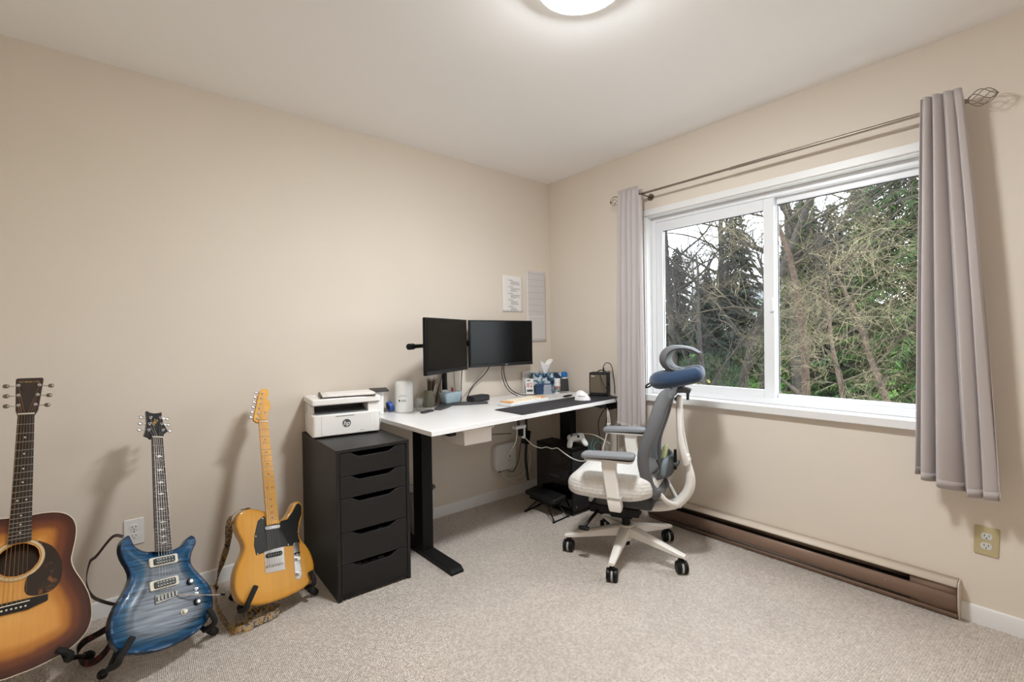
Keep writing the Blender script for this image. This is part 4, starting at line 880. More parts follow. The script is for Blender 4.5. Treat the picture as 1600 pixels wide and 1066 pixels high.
# ------------------------------------------------------------------ guitars (local: x across, y along the neck, z out of the face)
def guitar_pose(pos, yaw, lean, tw):
    R = Matrix.Rotation(math.radians(yaw), 3, 'Z') @ Matrix.Rotation(math.radians(-lean), 3, 'X') @ Matrix.Rotation(math.radians(tw), 3, 'Y') @ Matrix(((1, 0, 0), (0, 0, -1), (0, 1, 0)))
    return Matrix.Translation(pos) @ R.to_4x4()
def dist_edge(p, O):
    best = 9
    for i in range(len(O)):
        a, b = O[i-1], O[i]; ab = b-a; t = max(0, min(1, (p-a).dot(ab)/max(1e-12, ab.length_squared))); d = (p-a-ab*t).length
        if d < best: best = d
    return best
def inside(p, O):
    c = False
    for i in range(len(O)):
        a, b = O[i-1], O[i]
        if (a.y > p.y) != (b.y > p.y) and p.x < (b.x-a.x)*(p.y-a.y)/(b.y-a.y)+a.x: c = not c
    return c
def body_mesh(name, outline, z0, z1, topf, mats, parent, step=.0125, hole=None, rim=.004):
    """solid body: outline prism z0..z1, face lifted by topf(distance to edge); float attribute 'edge' = distance to the edge in metres"""
    O = [Vector(p[:2]) for p in smoothpath([(x, y, 0) for x, y in outline], 4, closed=True)]
    n = len(O); pts = list(O); area = sum(O[i-1].x*O[i].y-O[i].x*O[i-1].y for i in range(n))
    if area < 0: O.reverse(); pts = list(O)
    for off in (rim*.35, rim):
        for i in range(0, n):
            tg = (O[(i+1) % n]-O[i-1]).normalized(); p = O[i]+Vector((-tg.y, tg.x))*off
            if inside(p, O) and dist_edge(p, O) > off*.8: pts.append(p)
    xs = [p.x for p in O]; ys = [p.y for p in O]; x = min(xs)
    while x < max(xs):
        y = min(ys)
        while y < max(ys):
            p = Vector((x, y))
            if inside(p, O) and dist_edge(p, O) > rim*1.8 and not (hole and (p-Vector(hole[:2])).length < hole[2]*1.08): pts.append(p)
            y += step
        x += step
    edges = [(i, (i+1) % n) for i in range(n)]; nh = 0
    if hole:
        b0 = len(pts); nh = 32
        pts += [Vector((hole[0]+hole[2]*math.cos(2*math.pi*k/nh), hole[1]+hole[2]*math.sin(2*math.pi*k/nh))) for k in range(nh)]; edges += [(b0+k, b0+(k+1) % nh) for k in range(nh)]
    V, E_, Fc, *_ = delaunay_2d_cdt(pts, edges, [], 1, 1e-6)
    m = MB(); vs = []; ed = []
    for p in V:
        d = dist_edge(p, O); ed.append(d); vs.append((p.x, p.y, z1+topf(d)))
    fs = [tuple(f) for f in Fc if not (hole and ((V[f[0]]+V[f[1]]+V[f[2]])/3-Vector(hole[:2])).length < hole[2]*.985)]
    fs = [f if (V[f[1]]-V[f[0]]).cross(V[f[2]]-V[f[0]]) > 0 else f[::-1] for f in fs]
    b = len(vs)
    def lev(z, inset):
        o = []
        for i in range(n):
            tg = (O[(i+1) % n]-O[i-1]).normalized(); q = O[i]+Vector((-tg.y, tg.x))*inset; o.append((q.x, q.y, z))
        return o
    tz = z1+topf(0); vs += lev(tz, 0)+lev(z0+.004, 0)+lev(z0, .004); ed += [0]*(3*n)
    for L in range(2): fs += [(b+L*n+i, b+(L+1)*n+i, b+(L+1)*n+(i+1) % n, b+L*n+(i+1) % n) for i in range(n)]
    fs.append(tuple(reversed(range(b+2*n, b+3*n))))
    m.add(vs, fs); nf_top = len(Fc)
    o = m.build(name, None, parent, smooth=40, fix=False)
    for mm in mats: o.data.materials.append(mm)
    at_ = o.data.attributes.new('edge', 'FLOAT', 'POINT'); at_.data.foreach_set('value', ed[:len(o.data.vertices)])
    ntop = sum(1 for f in fs if max(f) < b)
    if len(mats) > 1: o.data.polygons.foreach_set('material_index', [0 if max(p.vertices) < b else 1 for p in o.data.polygons])
    return o
def edge_mat(name, stops, rough=.15, stripes=None, coat=.8):
    m = M(name, '#808080', rough, coat=coat); nt = m.node_tree; N = nt.nodes.new; L = nt.links.new
    a = N('ShaderNodeAttribute'); a.attribute_name = 'edge'; tc = N('ShaderNodeTexCoord')
    n = N('ShaderNodeTexNoise'); n.inputs['Scale'].default_value = 9; L(tc.outputs['Object'], n.inputs['Vector'])
    s = N('ShaderNodeMath'); s.operation = 'MULTIPLY_ADD'; s.inputs[1].default_value = .022; s.inputs[2].default_value = -.011; L(n.outputs[0], s.inputs[0])
    ad = N('ShaderNodeMath'); ad.operation = 'ADD'; L(a.outputs['Fac'], ad.inputs[0]); L(s.outputs[0], ad.inputs[1])
    mu = N('ShaderNodeMath'); mu.operation = 'MULTIPLY'; mu.inputs[1].default_value = 5.0; L(ad.outputs[0], mu.inputs[0])
    r = N('ShaderNodeValToRGB'); e = r.color_ramp.elements; r.color_ramp.interpolation = 'EASE'
    e[0].position, e[0].color = stops[0][0]*5, lin(stops[0][1]); e[1].position, e[1].color = stops[-1][0]*5, lin(stops[-1][1])
    for p, c in stops[1:-1]: k = e.new(p*5); k.color = lin(c)
    L(mu.outputs[0], r.inputs[0]); out = r.outputs[0]
    if stripes:
        mp = N('ShaderNodeMapping'); mp.inputs['Scale'].default_value = stripes[0]; mp.inputs['Rotation'].default_value = (0, 0, math.radians(stripes[2])); L(tc.outputs['Object'], mp.inputs[0])
        nn = N('ShaderNodeTexNoise'); nn.inputs['Scale'].default_value = 1; nn.inputs['Detail'].default_value = 3; nn.inputs['Distortion'].default_value = .8; L(mp.outputs[0], nn.inputs['Vector'])
        mr = N('ShaderNodeMapRange'); mr.inputs[1].default_value = .33; mr.inputs[2].default_value = .67; mr.inputs[3].default_value = 1-stripes[1]; mr.inputs[4].default_value = 1+stripes[1]; L(nn.outputs[0], mr.inputs[0])
        q = N('ShaderNodeVectorMath'); q.operation = 'SCALE'; L(out, q.inputs[0]); L(mr.outputs[0], q.inputs['Scale']); out = q.outputs[0]
    L(out, bsdf(m).inputs['Base Color']); bsdf(m).inputs['Specular IOR Level'].default_value = .22; return m
STEEL = M('string_steel', '#8f8a82', .35, .9); BRONZE = M('string_bronze', '#b08a5c', .35, .8); FRET = M('fret_wire', '#c9c6c0', .3, .9); BONE = M('bone_nut', '#e6e1d3', .4); PEARL = M('pearl_inlay', '#dcdcd6', .3)
def neck(root, a, b, w0, w1, zf, zt, scale, nfret, fb, nk, inlays='dot', dotm=None):
    """fretboard from nut centre a to end b (x, y); widths w0, w1; face height zf at b .. zt at nut"""
    A, B = Vector(a), Vector(b); ax = (B-A).normalized(); sd = Vector((-ax.y, ax.x)); Ln = (B-A).length
    def pt(t, s, z): p = A+ax*(t*Ln)+sd*s; return (p.x, p.y, z)
    def zz(t): return zt+(zf-zt)*t
    def ww(t): return (w0+(w1-w0)*t)/2
    m = MB(); rows = []
    for t in (0, .5, 1): w_ = ww(t); rows.append([pt(t, -w_, zz(t)-.0055), pt(t, -w_, zz(t)-.0008), pt(t, -w_*.5, zz(t)), pt(t, w_*.5, zz(t)), pt(t, w_, zz(t)-.0008), pt(t, w_, zz(t)-.0055), pt(t, -w_, zz(t)-.0055)])
    m.grid(rows); m.f += [tuple(range(6)), tuple(14+i for i in range(6))]; fbo = m.build('fretboard', fb, root, smooth=20)
    m = MB(); rows = []
    for t in (-.03, 0, .4, .7, .80):
        w_ = ww(max(0, t)); d = .016+.004*max(0, t); rows.append([pt(t, w_*math.cos(math.pi+math.pi*k/10), zz(max(t, 0))-.005+d*math.sin(math.pi+math.pi*k/10)*1.0) for k in range(11)])
    m.grid(rows); m.f += [tuple(range(11)), tuple(44+i for i in range(11))]; m.build('neck', nk, root, smooth=60)
    pos = lambda f: scale*(1-2**(-f/12))/Ln
    for f in range(1, nfret+1):
        t = pos(f)
        if t > .99: break
        w_ = ww(t); q = MB(); p0, p1 = Vector(pt(t, -w_, zz(t)+.0001)), Vector(pt(t, w_, zz(t)+.0001)); q.tube([p0, p1], .0010, 5); q.build('fret', FRET, fbo, smooth=0)
    for f in (3, 5, 7, 9, 12, 15, 17, 19, 21, 24):
        if f > nfret: break
        t = (pos(f)+pos(f-1))/2
        if t > .97: break
        if inlays == 'dot':
            for s in ((-.011, .011) if f == 12 else (0,)): q = Vector(pt(t, s, zz(t)-.0003)); MB().cyl(q, q+Vector((0, 0, .0006)), .0030, n=12).build('inlay', dotm, fbo)
        else:
            L_ = (pos(f)-pos(f-1))*Ln*.32; W_ = ww(t)*.62; c = Vector(pt(t, 0, zz(t)-.0003))
            out = [(-W_, .15*L_), (-.35*W_, .38*L_), (-.1*W_, .9*L_), (.1*W_, .35*L_), (W_, .55*L_), (.35*W_, -.05*L_), (.05*W_, -.75*L_), (-.15*W_, -.1*L_), (-.6*W_, -.15*L_)]
            if f % 2: out = [(-x, y) for x, y in out]
            MB().prism(out, 0, .0006, c=c).build('inlay', PEARL, fbo, smooth=0)
    t0 = -.002/Ln; n0, n1 = Vector(pt(-.004/Ln, -ww(0), zt-.001)), Vector(pt(-.004/Ln, ww(0), zt-.001)); MB().tube([n0, n1], .0032, 4).build('nut', BONE, root)
    return pt, zz, ww, Ln
def strings(root, A, B, w0, w1, za, zb, heads, mat=STEEL, gauges=(.0008, .0007, .0006, .00045, .0004, .0004)):
    A, B = Vector(A), Vector(B); ax = (B-A).normalized(); sd = Vector((ax.y, -ax.x)) if ax.y < 0 else Vector((-ax.y, ax.x))
    for k in range(6):
        s0 = (k/5-.5)*w0; s1 = (k/5-.5)*w1; a = Vector((A.x+s0, A.y, za)); b = Vector((B.x+s1, B.y, zb)); pts = [b, a]
        if heads: pts.append(Vector(heads[k]))
        MB().tube(pts, gauges[k], 5).build('string', mat, root, smooth=0)
def tuner(root, post, sidev, mat, button, zb, plate=None, L=.028):
    p = Vector(post); s = Vector(sidev); t = MB().cyl(p+Vector((0, 0, -.002)), p+Vector((0, 0, .010)), .0036, n=12).cyl(p+Vector((0, 0, -.001)), p+Vector((0, 0, .0016)), .0058, n=14).build('tuner', mat, root)
    e = p+s*L+Vector((0, 0, zb)); MB().cyl(p+s*(.010)+Vector((0, 0, zb)), e, .0022, n=8).build('tuner_shaft', mat, t)
    MB().sup(e+s*.006, (.018, .016, .009), .8, .8, 12, 8, R=Rz(math.degrees(math.atan2(s.y, s.x)))).build('tuner_button', button, t)

NICK = M('satin_nickel', '#8f8d88', .42, .9)
# --- butterscotch single-cutaway electric
gt = thing('electric_guitar', 'butterscotch single-cutaway electric guitar with black pickguard and maple neck', 'guitar', mat=guitar_pose((-2.216, -.5158, .0749), 16.4, 23.5, 10.05))
TO = [(-0.03, 0.376), (-0.072, 0.391), (-0.097, 0.394), (-0.125, 0.386), (-0.143, 0.364), (-0.147, 0.338), (-0.139, 0.304), (-0.121, 0.263), (-0.117, 0.236), (-0.126, 0.211), (-0.146, 0.174), (-0.159, 0.131), (-0.159, 0.082), (-0.147, 0.045), (-0.123, 0.021), (-0.092, 0.008), (-0.05, 0.0), (0.005, 0.0), (0.063, 0.005), (0.125, 0.019), (0.163, 0.040), (0.181, 0.075), (0.186, 0.108), (0.176, 0.156), (0.154, 0.199), (0.133, 0.226), (0.126, 0.26), (0.135, 0.294), (0.150, 0.333), (0.154, 0.37), (0.142, 0.396), (0.122, 0.4), (0.105, 0.385), (0.083, 0.349), (0.06, 0.332), (0.03, 0.330)]
BUT = edge_mat('butterscotch_lacquer', [(0, '#a8741f'), (.012, '#c48c3a'), (.06, '#cb9547'), (.2, '#cf9b50')], .22, ((34, 3, 3), .05, 0), .6); BUTS = M('butterscotch_side', '#b98a45', .3, coat=.5)
body_mesh('body', TO, 0, .045, lambda d: -.004*max(0, 1-d/.005)**2, [BUT, BUTS], gt, rim=.005)
MAP = M('maple_neck', '#d99f45', .28, coat=.5, var=.06, vscale=30); MAPD = M('inlay_black', '#1c1611', .5)
neck(gt, (-.0095, .790), (.004, .313), .043, .056, .0535, .050, .648, 21, MAP, MAP, 'dot', MAPD)
HO = [(-0.031, 0.79), (-0.045, 0.797), (-0.052, 0.809), (-0.038, 0.867), (-0.025, 0.925), (-0.010, 0.958), (0.005, 0.967), (0.021, 0.963), (0.028, 0.948), (0.022, 0.930), (0.017, 0.917), (0.029, 0.9), (0.031, 0.877), (0.022, 0.847), (0.013, 0.822), (0.012, 0.793)]
HS = smoothpath([(x, y, 0) for x, y in HO], 4, closed=True)
MB().prism([(p.x, p.y) for p in HS], .028, .042).build('headstock', MAP, gt, bevel=.002)
tp = [(-.036+i*.0062, .812+i*.0255, .042) for i in range(6)]
for p_ in tp: tuner(gt, p_, (-.97, .24, 0), CHROME, CHROME, -.006, L=.020)
MB().cyl((.004, .842, .041), (.004, .842, .046), .005, n=12).build('string_tree', CHROME, gt)
PKO = [(-0.034, 0.354), (-0.058, 0.338), (-0.074, 0.282), (-0.078, 0.239), (-0.071, 0.198), (-0.036, 0.203), (0.053, 0.211), (0.094, 0.207), (0.126, 0.218), (0.117, 0.255), (0.128, 0.306), (0.144, 0.34), (0.147, 0.376), (0.135, 0.391), (0.122, 0.387), (0.099, 0.353), (0.075, 0.326), (0.044, 0.322), (0.036, 0.311), (-0.024, 0.311), (-0.027, 0.353)]
MB().prism(PKO, .0450, .0472).build('pickguard', M('pickguard_black', '#191a1a', .3), gt, bevel=.0008)
for x, y in ((-.07, .275), (-.066, .203), (.122, .212), (.12, .255), (.141, .345), (.128, .384), (-.037, .345), (.07, .214)): MB().cyl((x, y, .047), (x, y, .0482), .003, n=10).build('screw', CHROME, gt)
MB().prism(rrect(.068, .016, .0079, cx=.003, cy=.3005), .047, .0535).build('neck_pickup', CHROME, gt, bevel=.002)
BPL = [(-.038, .209), (.049, .211), (.050, .114), (-.036, .117)]; MB().prism(BPL, .0452, .0472).build('bridge_plate', CHROME, gt, bevel=.001)
MB().prism(rrect(.070, .019, .009, cx=.004, cy=.186), .047, .0545, ).build('bridge_pickup', M('pickup_black', '#161616', .45), gt, bevel=.002)
for k in range(6): MB().cyl((-.023+k*.0108, .186, .054), (-.023+k*.0108, .186, .0556), .0025, n=10).build('pole_piece', STEEL, gt)
for k in range(3): MB().cyl((-.020+k*.024-.010, .141, .0520), (-.020+k*.024+.010, .141, .0520), .0042, n=12).build('saddle', CHROME, gt); 
MB().prism(rrect(.030, .158, .0149, cx=.106, cy=.140), .0452, .0475).build('control_plate', CHROME, gt, bevel=.001)
for y in (.147, .084): MB().cyl((.107, y, .047), (.107, y, .062), .0095, .0088, 20).build('control_knob', CHROME, gt, bevel=.001)
MB().cyl((.107, .175, .047), (.107, .171, .062), .0032, n=10).sup((.107, .1705, .064), (.011, .011, .012), 1, 1, 12, 8).build('switch_tip', BLACK, gt)
strings(gt, (-.0095, .791), (.004, .141), .035, .052, .0535, .0565, tp)

# --- blue flame-top double-cutaway electric
gp = thing('electric_guitar', 'blue flame-top double-cutaway electric guitar with bird inlays', 'guitar', mat=guitar_pose((-2.6012, -.6196, .0845), 30.37, 27.74, 16.2))
PO = [(-0.035, 0.348), (-0.052, 0.35), (-0.072, 0.359), (-0.09, 0.375), (-0.102, 0.4), (-0.109, 0.417), (-0.120, 0.415), (-0.134, 0.399), (-0.138, 0.368), (-0.13, 0.337), (-0.114, 0.304), (-0.106, 0.275), (-0.112, 0.249), (-0.128, 0.218), (-0.15, 0.185), (-0.164, 0.152), (-0.17, 0.118), (-0.164, 0.081), (-0.15, 0.05), (-0.12, 0.024), (-0.082, 0.011), (-0.037, 0.003), (0.01, 0.003), (0.065, 0.011), (0.119, 0.03), (0.157, 0.06), (0.178, 0.097), (0.181, 0.145), (0.170, 0.186), (0.143, 0.225), (0.114, 0.264), (0.105, 0.293), (0.113, 0.326), (0.129, 0.358), (0.127, 0.379), (0.114, 0.39), (0.096, 0.38), (0.078, 0.359), (0.056, 0.348), (0.026, 0.342)]
BLU = edge_mat('blue_flame_lacquer', [(0, '#0b2238'), (.012, '#123f63'), (.032, '#2f5470'), (.052, '#5d6570'), (.2, '#73767c')], .28, ((6, 115, 6), .6, 7), .15)
body_mesh('body', PO, 0, .030, lambda d: -.003*max(0, 1-d/.004)**2+.012*min(1, max(0, d-.008)/.045)**1.2-.003*math.sin(math.pi*min(1, d/.03)), [BLU, M('guitar_back_blue', '#14293d', .2, coat=.6)], gp, step=.010)
RW = M('rosewood', '#33241e', .45, var=.25, vscale=60, detail=6); PBK = M('headstock_black', '#10131a', .2, coat=.8); MAH = M('mahogany_neck', '#241713', .35, coat=.4)
neck(gp, (-.010, .810), (-.004, .340), .043, .058, .0500, .046, .635, 24, RW, MAH, 'bird')
HPp = [(-0.034, 0.807), (-0.040, 0.815), (-0.057, 0.822), (-0.050, 0.846), (-0.0455, 0.886), (-0.047, 0.936), (-0.034, 0.929), (-0.018, 0.927), (-0.002, 0.930), (0.013, 0.936), (0.014, 0.909), (0.020, 0.88), (0.036, 0.846), (0.020, 0.832), (0.014, 0.812)]
MB().prism(HPp, .026, .039).build('headstock', PBK, gp, bevel=.0015)
tl = [(-.041+.004*i, .846+.029*i, .039) for i in range(3)]; tr_ = [(.0145-.0042*i, .850+.029*i, .039) for i in range(3)]
for p_ in tl: tuner(gp, p_, (-1, .05, 0), CHROME, CHROME, -.006, L=.026)
for p_ in tr_: tuner(gp, p_, (1, .05, 0), CHROME, CHROME, -.006, L=.026)
text('headstock_script', 'PRS', .020, M('gold_script', '#b99b5b', .35, .6), gp, (-.014, .884, .0392), Rz(68)); bpy.data.objects['headstock_script'].name = 'script'
CRM = M('cream_ring', '#cfcabb', .4); PKB = M('pickup_bobbin', '#141414', .4)
for yc_, ang_ in ((.3045, 3), (.222, 4)):
    R_ = Rz(ang_); pk = MB().prism(rrect(.100, .034, .006), 0, .008, R=R_, c=(-.004, yc_, .0405)).build('pickup_ring', CRM, gp, bevel=.0015)
    MB().prism(rrect(.074, .022, .004), .006, .0135, R=R_, c=(-.004, yc_, .0405)).build('pickup_cover', PKB, pk, bevel=.001)
    for r in (-1, 1):
        for k in range(6): q = R_ @ Vector((-.026+k*.0104, r*.0055, 0))+Vector((-.004, yc_, .0538)); MB().cyl(q, q+Vector((0, 0, .0012)), .0023, n=8).build('pole_piece', STEEL, pk)
br = MB().prism([(-.037, .187), (.040, .190), (.042, .166), (-.037, .154)], .0412, .0465).build('bridge', NICK, gp, bevel=.002)
for k in range(6): MB().box((-.028+k*.0122, .172+k*.0012, .049), (.009, .017, .006)).build('saddle', NICK, br, bevel=.001)
MB().tube(smoothpath([(.041, .170, .050), (.07, .160, .062), (.13, .145, .068), (.198, .132, .066)], 6), .0026, 8).build('tremolo_arm', CHROME, gp); MB().tube([(.188, .134, .0665), (.206, .130, .0655)], .0042, 8).build('arm_tip', BLACK, gp)
for x, y in ((.088, .210), (.111, .131)):
    kb_ = MB().lathe([(.0125, 0), (.0115, .012), (.010, .014), (.001, .014)], 22, c=(x, y, .040)).build('control_knob', M('knob_black', '#16181b', .25), gp); MB().cyl((x, y, .0535), (x, y, .0548), .005, n=14).build('knob_cap', CHROME, kb_)
for y in (.179, .162): MB().cyl((.110, y, .040), (.110, y, .052), .003, n=10).cyl((.110, y, .040), (.110, y, .0425), .005, n=12).build('mini_switch', CHROME, gp)
MB().cyl((.061, .107, .040), (.061, .107, .056), .007, n=16).cyl((.061, .107, .040), (.061, .107, .043), .0105, n=18).build('selector_knob', M('knob_cream', '#d9d4c4', .4), gp)
strings(gp, (-.010, .811), (.0025, .171), .035, .052, .050, .0545, tl+tr_[::-1])

# --- sunburst acoustic
ga = thing('acoustic_guitar', 'sunburst acoustic guitar with dark teardrop pickguard leaning on the wall', 'guitar', mat=guitar_pose((-3.0073, -.4959, .0985), 6.88, 23.04, 4.89))
rt_ = [(0.031, 0.508), (0.062, 0.510), (0.096, 0.506), (0.122, 0.495), (0.141, 0.474), (0.151, 0.443), (0.151, 0.403), (0.146, 0.364), (0.143, 0.332), (0.153, 0.298), (0.175, 0.254), (0.194, 0.208), (0.203, 0.162), (0.203, 0.120), (0.190, 0.083), (0.158, 0.052), (0.116, 0.034), (0.067, 0.022), (0.030, 0.018)]
cx0 = .006
AO = [(cx0+.0, .508)]+rt_+[(cx0, .016)]+[(2*cx0-x, y) for x, y in rt_[::-1]]
AO = [(x, y) for x, y in AO]
SB = edge_mat('sunburst_lacquer', [(0, '#351913'), (.015, '#48231b'), (.040, '#6a3822'), (.066, '#b0712f'), (.098, '#d4964a'), (.2, '#dca258')], .18, ((140, 5, 5), .04, 0), .9)
MHS = M('mahogany_side', '#4a2517', .25, coat=.7)
body_mesh('body', AO, .0, .108, lambda d: 0, [SB, MHS], ga, hole=(.010, .366, .052))
# binding lines around the face
def loop_of(O, z, r, mat, name): 
    P = smoothpath([(x, y, z) for x, y in O], 4, closed=True); return MB().tube(P, r, 6, closed=True).build(name, mat, ga, smooth=180)
loop_of(AO, .1075, .0016, M('binding_cream', '#d8c9b4', .4), 'binding'); loop_of([(x*1.0, y) for x, y in AO], .003, .0018, M('binding_black', '#1a1412', .4), 'back_binding')
def annulus(c, r0, r1, z, t): m = MB(); n = 48; m.lathe([(r0, 0), (r1, 0), (r1, t), (r0, t), (r0, 0)], n, c=(c[0], c[1], z)); return m
for r0, r1, c in ((.0565, .0645, '#cbb48d'), (.0555, .0565, '#3b2a20'), (.0645, .0655, '#3b2a20'), (.068, .069, '#4d382a')): annulus((.010, .366), r0, r1, .1079, .0005).build('rosette_ring', M('rosette_'+c[1:], c, .35), ga)
tort = M('tortoise_pickguard', '#1f120e', .15, coat=.8); nt = tort.node_tree; v_ = nt.nodes.new('ShaderNodeTexNoise'); v_.inputs['Scale'].default_value = 38; v_.inputs['Detail'].default_value = 5; r_ = nt.nodes.new('ShaderNodeValToRGB'); r_.color_ramp.elements[0].position = .56; r_.color_ramp.elements[0].color = lin('#1b100c'); r_.color_ramp.elements[1].position = .72; r_.color_ramp.elements[1].color = lin('#7a4527'); tcx = nt.nodes.new('ShaderNodeTexCoord'); nt.links.new(tcx.outputs['Object'], v_.inputs['Vector']); nt.links.new(v_.outputs[0], r_.color_ramp and r_.inputs[0]); nt.links.new(r_.outputs[0], bsdf(tort).inputs['Base Color'])
arc = [(.010+.0662*math.cos(a), .366+.0662*math.sin(a)) for a in [math.radians(d) for d in (48, 30, 10, -10, -30, -50, -68)]]
pg = arc[::-1]+[(.065, .412), (.094, .388), (.115, .345), (.121, .310), (.117, .268), (.092, .243), (.050, .243), (.032, .262)]
pgs = [(p.x, p.y) for p in smoothpath([(x, y, 0) for x, y in pg], 3, closed=True)]
MB().prism(pgs, .1078, .1092).build('pickguard', tort, ga)
EBN = M('ebony', '#14100e', .4)
bo = [(-.075, .232), (-.068, .238), (.09, .238), (.090, .217), (.065, .210), (.045, .203), (-.03, .203), (-.05, .210), (-.075, .214)]
MB().prism([(x, y+.0) for x, y in bo], .1078, .1155).build('bridge', EBN, ga, bevel=.002)
MB().box((.010, .2285, .117), (.072, .0028, .008), R=Rz(2)).build('saddle', BONE, ga)
for k in range(6): MB().sup((-.017+k*.0108, .2155, .1165), (.006, .006, .006), 1, 1, 10, 6).build('bridge_pin', BONE, ga)
neck(ga, (-.004, .876), (.010, .421), .044, .056, .1150, .104, .645, 20, EBN, MAH, 'dot', PEARL)
HA = [(-0.027, 0.878), (-0.033, 0.896), (-0.0405, 1.016), (-0.037, 1.022), (0.030, 1.026), (0.034, 1.020), (0.027, 0.896), (0.019, 0.878)]
MB().prism(HA, .082, .097).build('headstock', M('headstock_rosewood', '#2b1b16', .3, coat=.5, var=.2, vscale=50), ga, bevel=.002)
tl = [(-.026-.003*i, .915+.039*i, .097) for i in range(3)]; tr_ = [(.018+.003*i, .917+.039*i, .097) for i in range(3)]
for p_ in tl: tuner(ga, p_, (-1, 0, 0), CHROME, M('tuner_bronze', '#7d7365', .3, .8), -.008, L=.026)
for p_ in tr_: tuner(ga, p_, (1, 0, 0), CHROME, M('tuner_bronze', '#7d7365', .3, .8), -.008, L=.026)
text('headstock_lettering', 'C.F. Martin & Co.', .0078, M('gold_script', '#b99b5b', .35, .6), ga, (-.003, 1.008, .0972), Rz(2), bold=.0002); bpy.data.objects['headstock_lettering'].name = 'lettering'
strings(ga, (-.004, .877), (.010, .229), .036, .054, .1085, .1215, tl+tr_[::-1], BRONZE)

# ------------------------------------------------------------------ guitar stands
FOAM = M('black_foam', '#131313', .85, bump=.3, bscale=250)
def stand(label, g, zb, hooks, feet, rear, apex):
    """A-frame stand; hooks and apex are in guitar coordinates, feet and rear feet on the floor in the room"""
    T = g.matrix_basis; base = Vector((sum(f[0] for f in feet+rear)/4, sum(f[1] for f in feet+rear)/4, 0))
    o = thing('guitar_stand', label, 'guitar stand', base); W = lambda p: T @ Vector(p)-base
    ap = W(apex); MB().sup(ap, (.07, .05, .05), .5, .5, 16, 8).build('hinge_block', BLACK, o)
    MB().tube([ap, W((apex[0], apex[1]+.03, -.018)), W((apex[0], apex[1]+.07, -.0095))], .010, 10).build('back_rest', FOAM, o)
    for (h0, h1, zf), ft in zip(hooks, feet):
        a = W((*h0, zf)); b = W((*h1, zf)); c = W((h1[0], h1[1]-.018, zf-.02)); d = W((h1[0], h1[1]-.020, -.012)); f = Vector((ft[0], ft[1], .014))-base
        MB().tube(smoothpath([a, b, c, d], 6), .0105, 10).build('padded_hook', FOAM, o, smooth=180)
        MB().tube([ap, d], .0085, 10).build('front_leg', BLKMET, o, smooth=180)
        MB().tube([d, f], .0085, 10).build('lower_leg', BLKMET, o, smooth=180)
        q = (f-d).normalized(); MB().tube([f-q*.045, f-q*.02, f+Vector((0, 0, -.002))], [.013, .0165, .0145], 12).build('rubber_foot', RUBBER, o, smooth=180)
    for r in rear:
        f = Vector((r[0], r[1], .012))-base; MB().tube([ap, f], .0085, 10).build('rear_leg', BLKMET, o, smooth=180); q = (f-ap).normalized(); MB().tube([f-q*.05, f], .0145, 12).build('rubber_foot', RUBBER, o, smooth=180)
stand('black padded stand holding the butterscotch guitar', gt, .06, (((-.083, .078), (-.118, .020), .058), ((.158, .082), (.172, .038), .058)), ((-2.300, -.350), (-2.005, -.445)), ((-2.318, -.235), (-2.07, -.215)), (.0, .27, -.046))
stand('black padded stand holding the blue guitar', gp, .06, (((-.115, .066), (-.150, .018), .056), ((.142, .095), (.165, .050), .056)), ((-2.765, -.500), (-2.415, -.475)), ((-2.70, -.215), (-2.50, -.205)), (.0, .27, -.046))
stand('black padded stand holding the sunburst acoustic guitar', ga, .06, (((-.135, .068), (-.140, .030), .120), ((.120, .056), (.152, .035), .120)), ((-3.16, -.50), (-2.80, -.33)), ((-3.10, -.21), (-2.90, -.20)), (.0, .36, -.046))

# ------------------------------------------------------------------ straps
def strap_mat(name, base, c2, c3, scale):
    m = M(name, base, .8); nt = m.node_tree; N = nt.nodes.new; L = nt.links.new; tc = N('ShaderNodeTexCoord'); v = N('ShaderNodeTexVoronoi'); v.inputs['Scale'].default_value = scale; L(tc.outputs['Object'], v.inputs['Vector'])
    r = N('ShaderNodeValToRGB'); r.color_ramp.interpolation = 'CONSTANT'; e = r.color_ramp.elements; e[0].color = lin(base); e[1].position = .62; e[1].color = lin(c3); k = e.new(.33); k.color = lin(c2)
    s = N('ShaderNodeSeparateColor'); L(v.outputs['Color'], s.inputs[0]); L(s.outputs[0], r.inputs[0]); L(r.outputs[0], bsdf(m).inputs['Base Color']); return m
ST1 = strap_mat('woven_strap_gold', '#8f887f', '#4a4444', '#b38c48', 150); ST2 = strap_mat('woven_strap_red', '#2a1c1a', '#5e2a28', '#191414', 60); LEATH = M('strap_leather', '#2a1d18', .6)
def strap(name, label, pts, w, mat, sides=None, n=10):
    P = smoothpath(pts, n); sd = None
    if sides: S = smoothpath(sides, n); sd = [tuple(x) for x in S]
    return tag(MB().ribbon(P, w, .0026, sd).build(name, mat, smooth=60), label, 'strap')
Tt = gt.matrix_basis; Tp = gp.matrix_basis; Ta = ga.matrix_basis
t0 = Tt @ Vector((-.10, .390, .012))
def px3(L): return [at(x, y, z=z) for x, y, z in L]
gpts = [Tt @ Vector(q) for q in ((-.080, .3985, .022), (-.104, .4000, .022), (-.133, .3915, .020), (-.157, .362, .014))]+[at(356, 848, y=-.30), at(347, 880, y=-.30)]+px3([(338, 915, .06), (338, 942, .03), (347, 965, .02), (362, 984, .016), (378, 984, .016), (402, 972, .02), (424, 962, .022), (436, 953, .026), (430, 948, .03), (408, 954, .03), (390, 967, .026), (389, 960, .03), (400, 954, .036), (408, 958, .03), (392, 974, .02), (368, 977, .016)])
